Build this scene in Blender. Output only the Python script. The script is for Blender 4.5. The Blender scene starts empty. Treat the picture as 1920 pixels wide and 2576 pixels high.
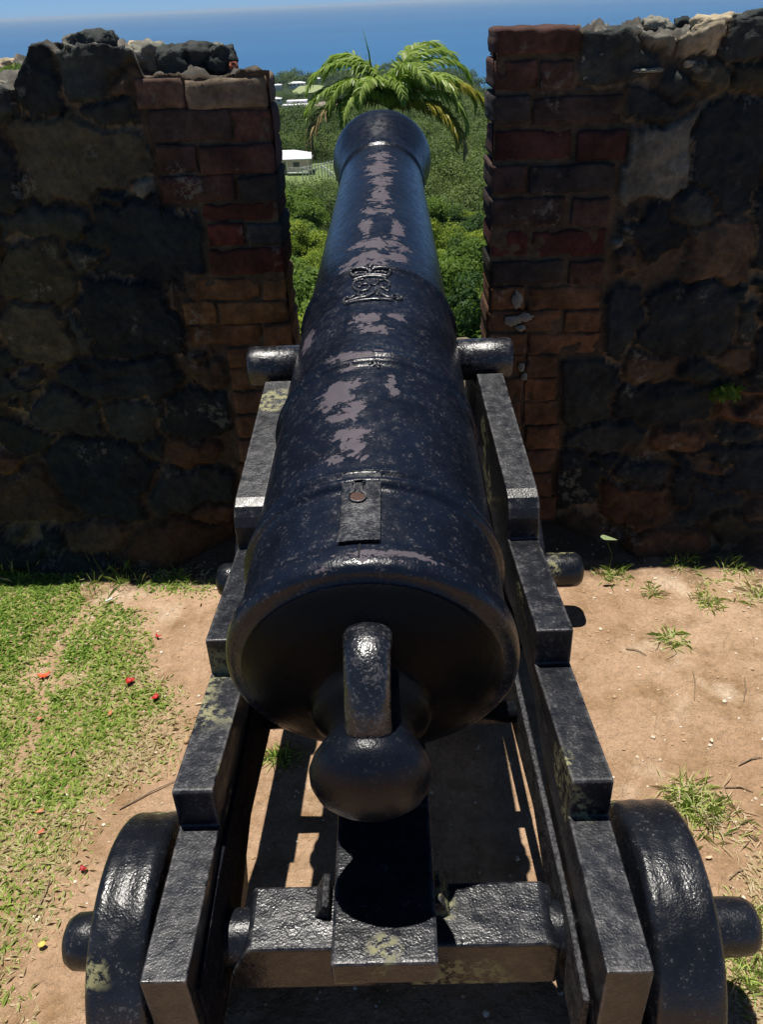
import bpy, math, random
import numpy as np
from mathutils import Vector, Matrix, noise as mn
random.seed(7); rng = np.random.default_rng(7)
sc = bpy.context.scene; COL = sc.collection
# ------------------------------------------------------------------ camera, world, sun
H = 1.774
FPX, CX, CY, S = 2078.0, 960.0, 1288.0, 1.1622
_h1 = np.array([0-CX, CY-48, -FPX]); _h2 = np.array([1920-CX, CY+38, -FPX])
Zc = np.cross(_h2, _h1); Zc /= np.linalg.norm(Zc)
if Zc[1] < 0: Zc = -Zc
Yc = np.array([959-CX, CY-5, -FPX]); Yc = Yc - Yc.dot(Zc)*Zc; Yc /= np.linalg.norm(Yc)
M = np.array([np.cross(Yc, Zc), Yc, Zc]); CAM = np.array([0, 0, H])
cam = bpy.data.objects.new('camera', bpy.data.cameras.new('camera')); COL.objects.link(cam)
mw = Matrix([list(r) for r in M]).to_4x4(); mw.translation = Vector((0, 0, H)); cam.matrix_world = mw
cam.data.sensor_fit = 'HORIZONTAL'; cam.data.sensor_width = 36; cam.data.lens = FPX/1920*36
cam.data.clip_start = .02; cam.data.clip_end = 400000
sc.camera = cam
SUN = Vector((-.10, .15, 1)).normalized()
w = bpy.data.worlds.new("World"); sc.world = w; w.use_nodes = True
nt = w.node_tree; bg = nt.nodes['Background']; sk = nt.nodes.new('ShaderNodeTexSky'); sk.sky_type = 'NISHITA'
sk.sun_disc = False; sk.sun_elevation = math.asin(SUN.z); sk.sun_rotation = math.atan2(SUN.x, SUN.y)
sk.altitude = 100; sk.air_density = 1.0; sk.dust_density = 0.; sk.ozone_density = 3.
tcw = nt.nodes.new('ShaderNodeTexCoord'); sep = nt.nodes.new('ShaderNodeSeparateXYZ'); nt.links.new(tcw.outputs['Generated'], sep.inputs[0])
crw = nt.nodes.new('ShaderNodeValToRGB'); nt.links.new(sep.outputs[2], crw.inputs[0])
crw.color_ramp.elements[0].position = 0.; crw.color_ramp.elements[0].color = (.52, .95, 2.0, 1); crw.color_ramp.elements[1].position = .25; crw.color_ramp.elements[1].color = (.55, .64, .72, 1)
mxw = nt.nodes.new('ShaderNodeMix'); mxw.data_type = 'RGBA'; mxw.blend_type = 'MULTIPLY'; mxw.inputs[0].default_value = 1.
nt.links.new(sk.outputs[0], mxw.inputs[6]); nt.links.new(crw.outputs[0], mxw.inputs[7]); nt.links.new(mxw.outputs[2], bg.inputs[0]); bg.inputs[1].default_value = .05
sl = bpy.data.lights.new('sun', 'SUN'); sl.energy = 5.0; sl.angle = math.radians(.53); sl.color = (1, .95, .87)
so = bpy.data.objects.new('sun', sl); COL.objects.link(so)
so.rotation_euler = (-SUN).to_track_quat('-Z', 'Y').to_euler()
sc.view_settings.view_transform = 'Standard'; sc.view_settings.look = 'None'; sc.view_settings.exposure = .28; sc.view_settings.gamma = 1

def ray(dx, dy): return M @ np.array([dx*S-CX, CY-dy*S, -FPX])     # survey sight line through a measured direction
def aty(dx, dy, y): v = ray(dx, dy); return CAM + v*y/v[1]
def atz(dx, dy, z): v = ray(dx, dy); return CAM + v*(z-H)/v[2]

# ------------------------------------------------------------------ material helpers
class NT:
    def __init__(s, name):
        s.m = bpy.data.materials.new(name); s.m.use_nodes = True; s.n = s.m.node_tree.nodes; s.l = s.m.node_tree.links
        s.b = s.n['Principled BSDF']; s.o = s.n['Material Output']; s.tc = s.n.new('ShaderNodeTexCoord'); s.co = s.tc.outputs['Object']
    def mapping(s, sc_=(1, 1, 1), src=None):
        m = s.n.new('ShaderNodeMapping'); m.inputs['Scale'].default_value = sc_; s.l.new(src or s.co, m.inputs[0]); return m.outputs[0]
    def noise(s, scale, detail=4, rough=.6, src=None, dist=0):
        t = s.n.new('ShaderNodeTexNoise'); t.inputs['Scale'].default_value = scale; t.inputs['Detail'].default_value = detail
        t.inputs['Roughness'].default_value = rough; t.inputs['Distortion'].default_value = dist; s.l.new(src or s.co, t.inputs['Vector']); return t.outputs['Fac']
    def voro(s, scale, feat='F1', src=None):
        t = s.n.new('ShaderNodeTexVoronoi'); t.feature = feat; t.inputs['Scale'].default_value = scale; s.l.new(src or s.co, t.inputs['Vector']); return t
    def ramp(s, fac, *st):
        r = s.n.new('ShaderNodeValToRGB'); e = r.color_ramp.elements
        while len(e) < len(st): e.new(.5)
        for i, (p, c) in enumerate(st):
            e[i].position = p; e[i].color = (c, c, c, 1) if isinstance(c, (int, float)) else (*c, 1)
        s.l.new(fac, r.inputs[0]); return r.outputs[0]
    def val(s, sock, v):
        if isinstance(v, (int, float)): sock.default_value = v
        elif isinstance(v, tuple): sock.default_value = (*v, 1)
        else: s.l.new(v, sock)
    def mix(s, f, a, b, mode='MIX'):
        x = s.n.new('ShaderNodeMix'); x.data_type = 'RGBA'; x.blend_type = mode
        s.val(x.inputs[0], f); s.val(x.inputs[6], a); s.val(x.inputs[7], b); return x.outputs[2]
    def math(s, op, a, b=0, clamp=False):
        x = s.n.new('ShaderNodeMath'); x.operation = op; x.use_clamp = clamp; s.val(x.inputs[0], a); s.val(x.inputs[1], b); return x.outputs[0]
    def attr(s, name): a = s.n.new('ShaderNodeAttribute'); a.attribute_name = name; return a
    def bump(s, h, dist, prev=None, strength=1):
        b = s.n.new('ShaderNodeBump'); b.inputs['Distance'].default_value = dist; b.inputs['Strength'].default_value = strength
        s.l.new(h, b.inputs['Height'])
        if prev is not None: s.l.new(prev, b.inputs['Normal'])
        return b.outputs[0]
    def set(s, color=None, rough=None, normal=None, spec=None, metal=None):
        for k, v in (('Base Color', color), ('Roughness', rough), ('Normal', normal), ('Specular IOR Level', spec), ('Metallic', metal)):
            if v is not None: s.val(s.b.inputs[k], v)
        return s.m

def iron(name, wear=.5, lichen=.0, bump=1.0, rough=.3, peel_shade=False, lumpy=1.0, base=(.006, .007, .010), spec=.5, edge=False):
    t = NT(name)
    fine = t.noise(150, 3, .65); mid = t.noise(42, 4, .6); big = t.noise(7, 4, .6)
    sp = t.math('ADD', t.math('MULTIPLY', fine, .78), t.math('MULTIPLY', mid, .42))
    sp = t.math('ADD', sp, t.math('MULTIPLY', big, .12))
    th = (.835 if peel_shade else .79) - .12*wear
    wm = t.ramp(sp, (th, 0.0), (th+.05, 1.0))
    basec = t.mix(t.ramp(big, (.35, 0.), (.7, 1.)), base, tuple(c*2.0 for c in base))
    c = t.mix(t.math('MULTIPLY', wm, .6), basec, (.085, .082, .088))
    r = t.ramp(mid, (.3, rough-.07), (.75, rough+.16))
    if peel_shade:
        wk = t.math('MULTIPLY', t.math('ADD', t.attr('peel_shade').outputs['Fac'], .345), 14., True); sx_ = t.n.new('ShaderNodeSeparateXYZ'); t.l.new(t.co, sx_.inputs[0]); wk = t.math('MULTIPLY', t.math('MAXIMUM', wk, .12), t.ramp(t.math('MULTIPLY', sx_.outputs[1], .4), (.36, 1.), (.52, .3))); c = t.mix(wk, basec, c)
    if edge:
        bv_ = t.n.new('ShaderNodeBevel'); bv_.samples = 4; bv_.inputs['Radius'].default_value = .012
        ge = t.n.new('ShaderNodeNewGeometry'); vm = t.n.new('ShaderNodeVectorMath'); vm.operation = 'DOT_PRODUCT'; t.l.new(bv_.outputs[0], vm.inputs[0]); t.l.new(ge.outputs['Normal'], vm.inputs[1])
        em = t.math('MULTIPLY', t.ramp(vm.outputs['Value'], (.80, 1.), (.985, 0.)), t.ramp(mid, (.38, 0.), (.58, 1.)))
        c = t.mix(t.math('MULTIPLY', em, .85), c, (.20, .19, .19)); r = t.mix(em, r, (.38, .38, .38))
    if lichen:
        lm = t.math('MULTIPLY', t.ramp(t.noise(4.5, 2, .5), (.62-.12*lichen, 0.), (.66-.12*lichen, 1.)), t.ramp(t.noise(60, 4, .7), (.46, 0.), (.56, 1.)))
        c = t.mix(t.math('MULTIPLY', lm, .85), c, (.27, .26, .13)); r = t.mix(lm, r, (.8, .8, .8))
    pm = None
    if peel_shade:
        a = t.attr('peel_shade').outputs['Fac']
        e = t.noise(17, 6, .72, src=t.mapping((1, 1.3, 1)), dist=.5)
        e2 = t.noise(60, 3, .6)
        pv = t.math('ADD', t.math('MULTIPLY', a, .42), t.math('ADD', t.math('MULTIPLY', e, 1.0), t.math('MULTIPLY', e2, .34)))
        pm = t.ramp(pv, (.855, 0.), (.872, 1.))
        c = t.mix(pm, c, t.mix(t.noise(30, 4), (.050, .041, .055), (.095, .080, .096))); r = t.mix(pm, r, (.62, .62, .62))
    h = t.math('ADD', t.math('MULTIPLY', t.noise(38, 3, .5), .55*lumpy), t.math('MULTIPLY', t.noise(230, 2, .5), .30))
    n = t.bump(h, .0036*bump)
    if pm is not None:
        inv = t.math('SUBTRACT', 1., pm); n = t.bump(inv, .0012, n)
    wv = t.noise(9, 2, .5); n = t.bump(wv, .006*bump*lumpy, n)
    if peel_shade:
        breech_shade = t.math('MULTIPLY', t.math('ADD', t.attr('peel_shade').outputs['Fac'], .345), 14., True)
        r = t.mix(breech_shade, (.38, .38, .38), r); spec = t.math('ADD', t.math('MULTIPLY', breech_shade, spec-.07), .07); c = t.mix(breech_shade, (.0035, .004, .005), c)  # shade painted onto the breech: near-black colour, hardly any gloss
    return t.set(c, r, n, spec)

def leafmat(name, c1, c2, rough=.6, trans=.35, scale=3.0):
    t = NT(name)
    a = t.attr('tint').outputs['Fac']
    oi = t.n.new('ShaderNodeObjectInfo')
    f = t.math('ADD', t.math('MULTIPLY', a, .75), t.math('MULTIPLY', oi.outputs['Random'], .25))
    c = t.mix(f, c1, c2)
    t.set(c, rough, spec=.2)
    tr = t.n.new('ShaderNodeBsdfTranslucent'); t.val(tr.inputs[0], t.mix(.5, c, (.25, .4, .03), 'MIX'))
    ms = t.n.new('ShaderNodeMixShader'); ms.inputs[0].default_value = trans
    t.l.new(t.b.outputs[0], ms.inputs[1]); t.l.new(tr.outputs[0], ms.inputs[2]); t.l.new(ms.outputs[0], t.o.inputs[0]); return t.m

def plain(name, c, rough=.7, noise_s=20, var=.3, bump=.002, spec=.3):
    t = NT(name); f = t.noise(noise_s, 5)
    return t.set(t.mix(f, tuple(x*(1-var) for x in c), tuple(min(1, x*(1+var)) for x in c)), rough, t.bump(f, bump), spec)

M_barrel = iron('painted gun iron', wear=.75, peel_shade=True, bump=.7, rough=.26, lumpy=.9, base=(.004, .006, .012), spec=.36)
M_iron = iron('painted carriage iron', wear=.5, lichen=.08, bump=.6, rough=.33, spec=.52, edge=True)
M_iron2 = iron('rough carriage iron', wear=.25, lichen=.15, bump=.8, rough=.27, spec=.42, edge=True)
M_trun = iron('bright worn iron', wear=.8, bump=1.1, rough=.25, spec=.7)
M_cyph = iron('cypher iron', wear=1.0, bump=.6, rough=.29, spec=.7)
M_flake = iron('flaking iron', wear=1.2, lichen=.3, bump=1.6, rough=.62, spec=.35)
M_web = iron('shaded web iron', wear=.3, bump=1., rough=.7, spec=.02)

def masonry(name, bumpd=.012, rough=.9):
    t = NT(name); c = t.attr('Col').outputs['Color']
    n1 = t.noise(9, 6, .65); n2 = t.noise(45, 5, .7); n3 = t.noise(3.2, 3)
    c = t.mix(1., c, t.ramp(n1, (.25, .45), (.75, 1.5)), 'MULTIPLY')
    c = t.mix(1., c, t.ramp(n2, (.3, .65), (.7, 1.35)), 'MULTIPLY')
    lm = t.math('MULTIPLY', t.ramp(t.noise(6.5, 4, .6), (.60, 0.), (.66, 1.)), t.ramp(n2, (.48, 0.), (.56, 1.)))
    c = t.mix(t.math('MULTIPLY', lm, .5), c, (.20, .20, .17))
    g = t.ramp(t.noise(2.2, 3), (.55, 0.), (.75, 1.)); c = t.mix(t.math('MULTIPLY', g, .35), c, (.035, .045, .02))
    n = t.bump(n2, bumpd*.35); n = t.bump(n1, bumpd, n)
    return t.set(c, rough, n, .2)
M_stone = masonry('rubble stone'); M_brick = masonry('old brick', .008); M_cap = masonry('cap rock', .02)

# ------------------------------------------------------------------ mesh helpers
def mesh(name, V, F, mat=None, smooth=True, tint=None, col=None, extra=None):
    me = bpy.data.meshes.new(name); V = np.asarray(V, dtype=np.float32).reshape(-1, 3)
    if isinstance(F, np.ndarray):
        k = F.shape[1]; me.vertices.add(len(V)); me.vertices.foreach_set('co', V.ravel())
        me.loops.add(F.size); me.loops.foreach_set('vertex_index', F.astype(np.int32).ravel())
        me.polygons.add(len(F)); me.polygons.foreach_set('loop_start', np.arange(0, F.size, k, dtype=np.int32))
        me.update(calc_edges=True)
    else:
        me.from_pydata([tuple(map(float, v)) for v in V], [], F)
    if mat: me.materials.append(mat)
    me.polygons.foreach_set('use_smooth', np.full(len(me.polygons), smooth))
    if tint is not None:
        a = me.attributes.new('tint', 'FLOAT', 'POINT'); a.data.foreach_set('value', np.asarray(tint, dtype=np.float32))
    if extra is not None:
        a = me.attributes.new(extra[0], 'FLOAT', 'POINT'); a.data.foreach_set('value', np.asarray(extra[1], dtype=np.float32))
    if col is not None:
        a = me.attributes.new('Col', 'FLOAT_COLOR', 'POINT'); c = np.c_[np.asarray(col, dtype=np.float32), np.ones(len(V), dtype=np.float32)]
        a.data.foreach_set('color', c.astype(np.float32).ravel())
    me.update(); return me
def obj(name, me, parent=None, **props):
    o = bpy.data.objects.new(name, me); COL.objects.link(o)
    if parent is not None: o.parent = parent
    for k, v in props.items(): o[k] = v
    return o
def thing(name, label, cat, loc=(0, 0, 0), group=None):
    o = obj(name, None, label=label, category=cat); o.location = loc
    if group: o['group'] = group
    return o
def rel(V, parent): return np.asarray(V, dtype=float).reshape(-1, 3) - np.array(parent.location)
class MB:
    def __init__(s): s.V = []; s.F = []; s.n = 0
    def add(s, V, F):
        s.V.append(np.asarray(V, dtype=float).reshape(-1, 3)); s.F += [[i+s.n for i in f] for f in F]; s.n += len(s.V[-1])
    def box(s, x0, x1, y0, y1, z0, z1):
        v = [(x, y, z) for x in (x0, x1) for y in (y0, y1) for z in (z0, z1)]
        s.add(v, [(0, 1, 3, 2), (4, 6, 7, 5), (0, 4, 5, 1), (2, 3, 7, 6), (0, 2, 6, 4), (1, 5, 7, 3)])
    def verts(s): return np.concatenate(s.V)
def tube(pts, rads, n=8, cap=True):
    pts = [Vector(p) for p in pts]; V = []; F = []; pu = None
    for i, p in enumerate(pts):
        d = (pts[min(i+1, len(pts)-1)]-pts[max(i-1, 0)]).normalized()
        u = pu - d*pu.dot(d) if pu is not None else d.cross(Vector((0, 0, 1)))
        if u.length < 1e-4: u = d.cross(Vector((1, 0, 0)))
        u.normalize(); pu = u; v = d.cross(u); r = rads[i] if hasattr(rads, '__len__') else rads
        for k in range(n):
            a = 2*math.pi*k/n; V.append(p+u*math.cos(a)*r+v*math.sin(a)*r)
    for i in range(len(pts)-1):
        for k in range(n): F.append((i*n+k, i*n+(k+1) % n, (i+1)*n+(k+1) % n, (i+1)*n+k))
    if cap: F.append(tuple(range(n-1, -1, -1))); F.append(tuple((len(pts)-1)*n+k for k in range(n)))
    return [tuple(v) for v in V], F
def finish(o, bevel=.006, seg=3, weld=False, rough_amt=0.0, remesh=0.0):
    """round the arris of cast or worked pieces and give them a slightly uneven surface"""
    if bevel:
        b = o.modifiers.new('b', 'BEVEL'); b.width = bevel; b.segments = seg; b.limit_method = 'ANGLE'; b.angle_limit = math.radians(35)
        b.harden_normals = False
    return o
def lathe_x(profile, n=64):   # profile (x, r) about X axis
    V = []; F = []
    for x, r in profile:
        for k in range(n):
            a = 2*math.pi*k/n; V.append((x, r*math.cos(a), r*math.sin(a)))
    for i in range(len(profile)-1):
        for k in range(n): F.append((i*n+k, i*n+(k+1) % n, (i+1)*n+(k+1) % n, (i+1)*n+k))
    F.append(tuple(range(n-1, -1, -1))); F.append(tuple((len(profile)-1)*n+k for k in range(n)))
    return V, F
def fbm(x, y, z=0., o=4, s=1.):
    v = 0; a = 1
    for i in range(o): v += a*mn.noise(Vector((x*s, y*s, z*s+i*7.3))); a *= .5; s *= 2.1
    return v
def vnoise(P, scale, seed=0):   # cheap vectorised smooth value noise on (N,2)
    P = P*scale+seed*17.31; i = np.floor(P).astype(int); f = P-i; f = f*f*(3-2*f)
    def hsh(a, b):
        n = (a*374761393 + b*668265263 + seed*1274126177) & 0x7fffffff; n = ((n ^ (n >> 13))*1274126177) & 0x7fffffff
        return ((n ^ (n >> 16)) & 0xffff)/65535.
    a = hsh(i[:, 0], i[:, 1]); b = hsh(i[:, 0]+1, i[:, 1]); c = hsh(i[:, 0], i[:, 1]+1); d = hsh(i[:, 0]+1, i[:, 1]+1)
    return (a*(1-f[:, 0])+b*f[:, 0])*(1-f[:, 1])+(c*(1-f[:, 0])+d*f[:, 0])*f[:, 1]
def vfbm(P, scale, o=4, seed=0, gain=.5):
    v = 0; a = 1; t = 0
    for k in range(o): v = v+a*vnoise(P, scale*2**k, seed+k); t += a; a *= gain
    return v/t

# ------------------------------------------------------------------ terrain and sea
ZSEA = -120
prof = np.array([(3.2, -.25), (4, -1.2), (6, -3.), (10, -5.2), (15, -7.7), (22, -10.3), (35, -14), (55, -19), (80, -24), (120, -30), (180, -36), (235, -39.2), (275, -39.8), (400, -48), (700, -71), (900, -88), (1000, -91), (1300, -97), (1500, -102), (1900, -108), (9000, -118)])
coast = np.array([(-6000, 1500), (-700, 1480), (-300, 1540), (-189, 1575), (-150, 1800), (-90, 1880), (0, 1900), (70, 1730), (112, 1560), (125, 1440), (129, 1330), (124, 1230), (133, 1165), (220, 1120), (600, 1000), (6000, 800)])
def ground_z(x, y):
    x = np.asarray(x, dtype=float); y = np.asarray(y, dtype=float)
    z = np.interp(y, prof[:, 0], prof[:, 1]); d = np.interp(x, coast[:, 0], coast[:, 1])-y
    P = np.c_[x.ravel(), y.ravel()]
    bumpy = ((vfbm(P, 1/90., 3, 5)-.5)*np.clip((P[:, 1]-60)/200, 0, 1)*9).reshape(x.shape)
    k = np.clip(d/110., -1, 1); k = np.sign(k)*np.sqrt(np.abs(k))
    return np.where(k > 0, ZSEA-1+(z+bumpy-ZSEA+1)*np.clip(k, 0, 1), ZSEA-3)
ys = np.concatenate([np.linspace(3.15, 8, 8), np.geomspace(9, 2300, 110)]); us = np.linspace(-1, 1, 121)
gx = []; gy = []
for y in ys:
    wdt = 14+y*.75; gx.append(us*wdt); gy.append(np.full(121, y))
gx = np.array(gx); gy = np.array(gy); gz = ground_z(gx, gy)
n0, n1 = gx.shape; idx = np.arange(n0*n1).reshape(n0, n1)
Fq = np.stack([idx[:-1, :-1], idx[:-1, 1:], idx[1:, 1:], idx[1:, :-1]], -1).reshape(-1, 4)
t = NT('hillside ground')
c = t.mix(t.ramp(t.noise(.05, 5), (.4, 0.), (.65, 1.)), (.018, .035, .010), (.045, .06, .018))
c = t.mix(t.ramp(t.noise(.6, 4), (.4, 0.), (.7, 1.)), c, (.02, .035, .012))
t.set(c, .9, spec=.1)
obj('hillside', mesh('hillside', np.stack([gx, gy, gz], -1), Fq, t.m), kind='structure')
t = NT('sea water')
mp = t.mapping((1, 2.2, 1)); n1_ = t.noise(.02, 6, .7, src=mp); n2_ = t.noise(.0016, 4, .6, src=mp)
c = t.mix(n2_, (.012, .095, .23), (.022, .125, .28))
c = t.mix(t.ramp(t.noise(.0007, 5, .6, src=t.mapping((.35, 1.6, 1))), (.38, 0.), (.64, 1.)), c, (.021, .132, .285))
c = t.mix(t.ramp(t.noise(.0125, 5, .75, src=mp), (.735, 0.), (.76, 1.)), c, (.5, .55, .6))
t.set(c, .32, t.bump(n1_, 2.0), spec=.45)
ang = np.linspace(-1.25, 1.25, 41); V = [(0, 40, ZSEA)] if False else []
rr_ = [60, 400, 1000, 2000, 5000, 15000, 30000, 50000]
SV = np.array([[(r*math.sin(a), 40+r*math.cos(a), ZSEA) for a in ang] for r in rr_])
si = np.arange(len(rr_)*41).reshape(-1, 41)
obj('sea', mesh('sea', SV, np.stack([si[:-1, :-1], si[:-1, 1:], si[1:, 1:], si[1:, :-1]], -1).reshape(-1, 4), t.m), kind='structure')

# fort platform ground
ax_ = np.arange(-6, 6.01, .03); ay_ = np.arange(-3, 3.3, .03)
X, Y = np.meshgrid(ax_, ay_); P = np.c_[X.ravel(), Y.ravel()]
Z = (vfbm(P, 2.2, 5, 3)-.5)*.035+(vfbm(P, 14, 3, 9)-.5)*.008
Z = Z+np.clip((P[:, 1]-2.45)/.3, 0, 1)**1.5*.05
n0, n1 = X.shape; idx = np.arange(n0*n1).reshape(n0, n1)
t = NT('bare earth')
big = t.noise(1.1, 5, .6); md = t.noise(7, 6, .65); fn = t.noise(70, 5, .75)
c = t.mix(t.ramp(big, (.35, 0.), (.68, 1.)), (.40, .255, .155), (.55, .385, .255))
c = t.mix(t.ramp(md, (.45, 0.), (.68, 1.)), c, (.29, .18, .095))
c = t.mix(t.ramp(t.noise(2.7, 6, .6), (.56, 0.), (.66, 1.)), c, (.60, .46, .33))
c = t.mix(1., c, t.ramp(fn, (.25, .72), (.7, 1.14)), 'MULTIPLY')
v = t.voro(9, 'DISTANCE_TO_EDGE', src=t.mix(.12, t.co, t.n.new('ShaderNodeTexNoise').outputs['Color'], 'ADD')).outputs['Distance']
crk = t.math('MULTIPLY', t.ramp(v, (0., 1.), (.018, 0.)), t.ramp(t.noise(2.4, 2), (.48, 0.), (.6, 1.)))
c = t.mix(t.math('MULTIPLY', crk, .45), c, (.14, .09, .05))
n = t.bump(fn, .006); n = t.bump(md, .02, n); n = t.bump(t.noise(28, 4, .7), .008, n)
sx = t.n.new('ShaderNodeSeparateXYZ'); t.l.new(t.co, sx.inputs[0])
wall_shade = t.ramp(t.math('ADD', t.math('MULTIPLY', sx.outputs[1], .3), t.math('MULTIPLY', md, .10)), (.755, 0.), (.80, 1.)); c = t.mix(t.math('MULTIPLY', wall_shade, .85), c, (.075, .052, .034))  # wall's shade painted into the earth colour as a dark strip
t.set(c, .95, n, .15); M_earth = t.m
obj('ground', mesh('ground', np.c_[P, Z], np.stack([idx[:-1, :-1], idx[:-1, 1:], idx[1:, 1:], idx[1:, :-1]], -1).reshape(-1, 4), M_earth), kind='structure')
def gz0(x, y):
    P = np.c_[np.atleast_1d(x).astype(float), np.atleast_1d(y).astype(float)]
    return (vfbm(P, 2.2, 5, 3)-.5)*.035+(vfbm(P, 14, 3, 9)-.5)*.008+np.clip((P[:, 1]-2.45)/.3, 0, 1)**1.5*.05

# ------------------------------------------------------------------ the gun
S0 = np.array([-.055, 1.197, H-1.038]); EL = math.radians(10.5); YW = math.radians(.85)
AX = np.array([math.sin(YW)*math.cos(EL), math.cos(YW)*math.cos(EL), math.sin(EL)]); UP = np.array([0, -math.sin(EL), math.cos(EL)]); UP -= AX*UP.dot(AX); UP /= np.linalg.norm(UP); RT = np.cross(AX, UP)
PR = [(-.330, .0), (-.328, .022), (-.322, .050), (-.313, .070), (-.300, .088), (-.283, .099), (-.265, .1025), (-.246, .098), (-.225, .087), (-.209, .076), (-.199, .073), (-.188, .077), (-.176, .090), (-.165, .100), (-.153, .105), (-.142, .104), (-.134, .106), (-.128, .114), (-.115, .15), (-.10, .187), (-.085, .212), (-.07, .232), (-.062, .240), (-.057, .2425), (-.055, .258), (-.051, .266), (-.045, .2705), (-.035, .2725), (-.02, .273), (-.008, .2715), (.004, .268), (.010, .2635),
      (.013, .258), (.165, .254), (.168, .2585), (.174, .266), (.184, .266), (.190, .2585), (.193, .2535), (.205, .2535), (.209, .2595), (.216, .2595), (.220, .2525), (.612, .2385), (.616, .244), (.626, .2485), (.634, .244), (.64, .2385), (.648, .2375), (.652, .2425), (.662, .2425), (.666, .236), (1.118, .218), (1.122, .223), (1.130, .2265), (1.138, .223), (1.142, .214), (2.285, .162), (2.290, .168), (2.300, .171), (2.310, .168), (2.315, .161),
      (2.34, .163), (2.38, .169), (2.42, .178), (2.47, .190), (2.52, .200), (2.555, .2045), (2.57, .2035), (2.58, .199), (2.582, .17), (2.581, .085), (2.57, .075), (2.2, .075), (2.2, .0)]
ss = []; rr = []
for i in range(len(PR)-1):
    L = math.hypot(PR[i+1][0]-PR[i][0], PR[i+1][1]-PR[i][1]); k = max(1, int(L/.012))
    for j in range(k): ss.append(PR[i][0]+(PR[i+1][0]-PR[i][0])*j/k); rr.append(PR[i][1]+(PR[i+1][1]-PR[i][1])*j/k)
ss.append(PR[-1][0]); rr.append(PR[-1][1]); ss = np.array(ss); rr = np.array(rr)
OUT = [p for p in PR if p[0] > -.34][:-5]
def Rat(s): return float(np.interp(s, [p[0] for p in OUT], [p[1] for p in OUT]))
def bpt(s, th, dr=0.):   # point on the barrel: th measured from the top, + to the right
    r = Rat(s)+dr; return S0+AX*s+(RT*math.sin(th)+UP*math.cos(th))*r
def hit(dx, dy):         # where a measured sight line meets the barrel
    v = ray(dx, dy); v = v/np.linalg.norm(v); tt = .6
    while tt < 6:
        q = CAM+v*tt-S0; s = q.dot(AX); rad = math.hypot(q.dot(RT), q.dot(UP))
        if -.3 < s < 2.58 and rad < Rat(s): return s, math.atan2(q.dot(RT), q.dot(UP))
        tt += .002
    return None
NS = 192
th = np.linspace(0, 2*np.pi, NS, endpoint=False)
BV = S0+ss[:, None, None]*AX+rr[:, None, None]*(np.sin(th)[None, :, None]*RT+np.cos(th)[None, :, None]*UP)
bi = np.arange(len(ss)*NS).reshape(-1, NS); bj = np.roll(bi, -1, axis=1)
BF = np.stack([bi[:-1], bj[:-1], bj[1:], bi[1:]], -1).reshape(-1, 4)
peel_shade = np.full((len(ss), NS), -.25)
tha = (th+np.pi) % (2*np.pi)-np.pi
for (px, py, rx, ry) in [(822, 342, 26, 9), (822, 366, 28, 14), (826, 395, 22, 16), (826, 425, 24, 16), (818, 455, 30, 12), (792, 490, 15, 20), (862, 500, 13, 22), (815, 530, 52, 13), (795, 556, 60, 10), (860, 558, 26, 10), (790, 572, 55, 6), (795, 688, 34, 9), (800, 712, 40, 10), (857, 688, 18, 8), (752, 801, 20, 5), (738, 838, 42, 14), (727, 868, 44, 14), (768, 885, 26, 18), (730, 905, 26, 9), (757, 938, 50, 11), (768, 962, 28, 14), (748, 990, 42, 9), (848, 828, 9, 13), (855, 850, 10, 8), (667, 740, 12, 16), (780, 1200, 90, 9), (700, 1232, 16, 9), (900, 1205, 60, 8), (760, 766, 60, 4)]:
    h0 = hit(px, py); hx = hit(px+rx, py); hy = hit(px, py-ry)
    if not (h0 and hx and hy): continue
    a = max(abs(hx[1]-h0[1]), .02); b = max(abs(hy[0]-h0[0]), .004)
    d2 = ((tha[None, :]-h0[1])/a)**2+((ss[:, None]-h0[0])/b)**2
    peel_shade = np.maximum(peel_shade, 1.0*np.exp(-d2*.42)-.25)
peel_shade[ss < -.06] = -.35; peel_shade[:int(np.argmax(ss > -.20))] = -.305  # low values mark breech and button, where shade is painted in
gun = thing('cannon', 'long black iron cannon with peeling paint and raised royal cypher aimed through the wall gap', 'cannon', tuple(S0))
brl = obj('barrel', mesh('barrel', rel(BV, gun), BF, M_barrel, extra=('peel_shade', peel_shade.ravel())), gun)
# trunnions
TY = 2.3; st = (TY-S0[1])/AX[1]; tc = S0+AX*st-UP*.077
for sgn, tip in ((1, .352), (-1, -.428)):
    L = abs(tip-tc[0])
    pr = [(.12, .060), (L-.014, .061), (L-.005, .058), (L, .048)]
    V, F = lathe_x(pr, 40); V = np.array(V); V[:, 0] *= sgn
    if sgn < 0: F = [f[::-1] for f in F]
    me = mesh('trunnion', V+rel(tc, gun), F, M_trun); o = obj('trunnion', me, gun)
    finish(o, 0)
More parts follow.
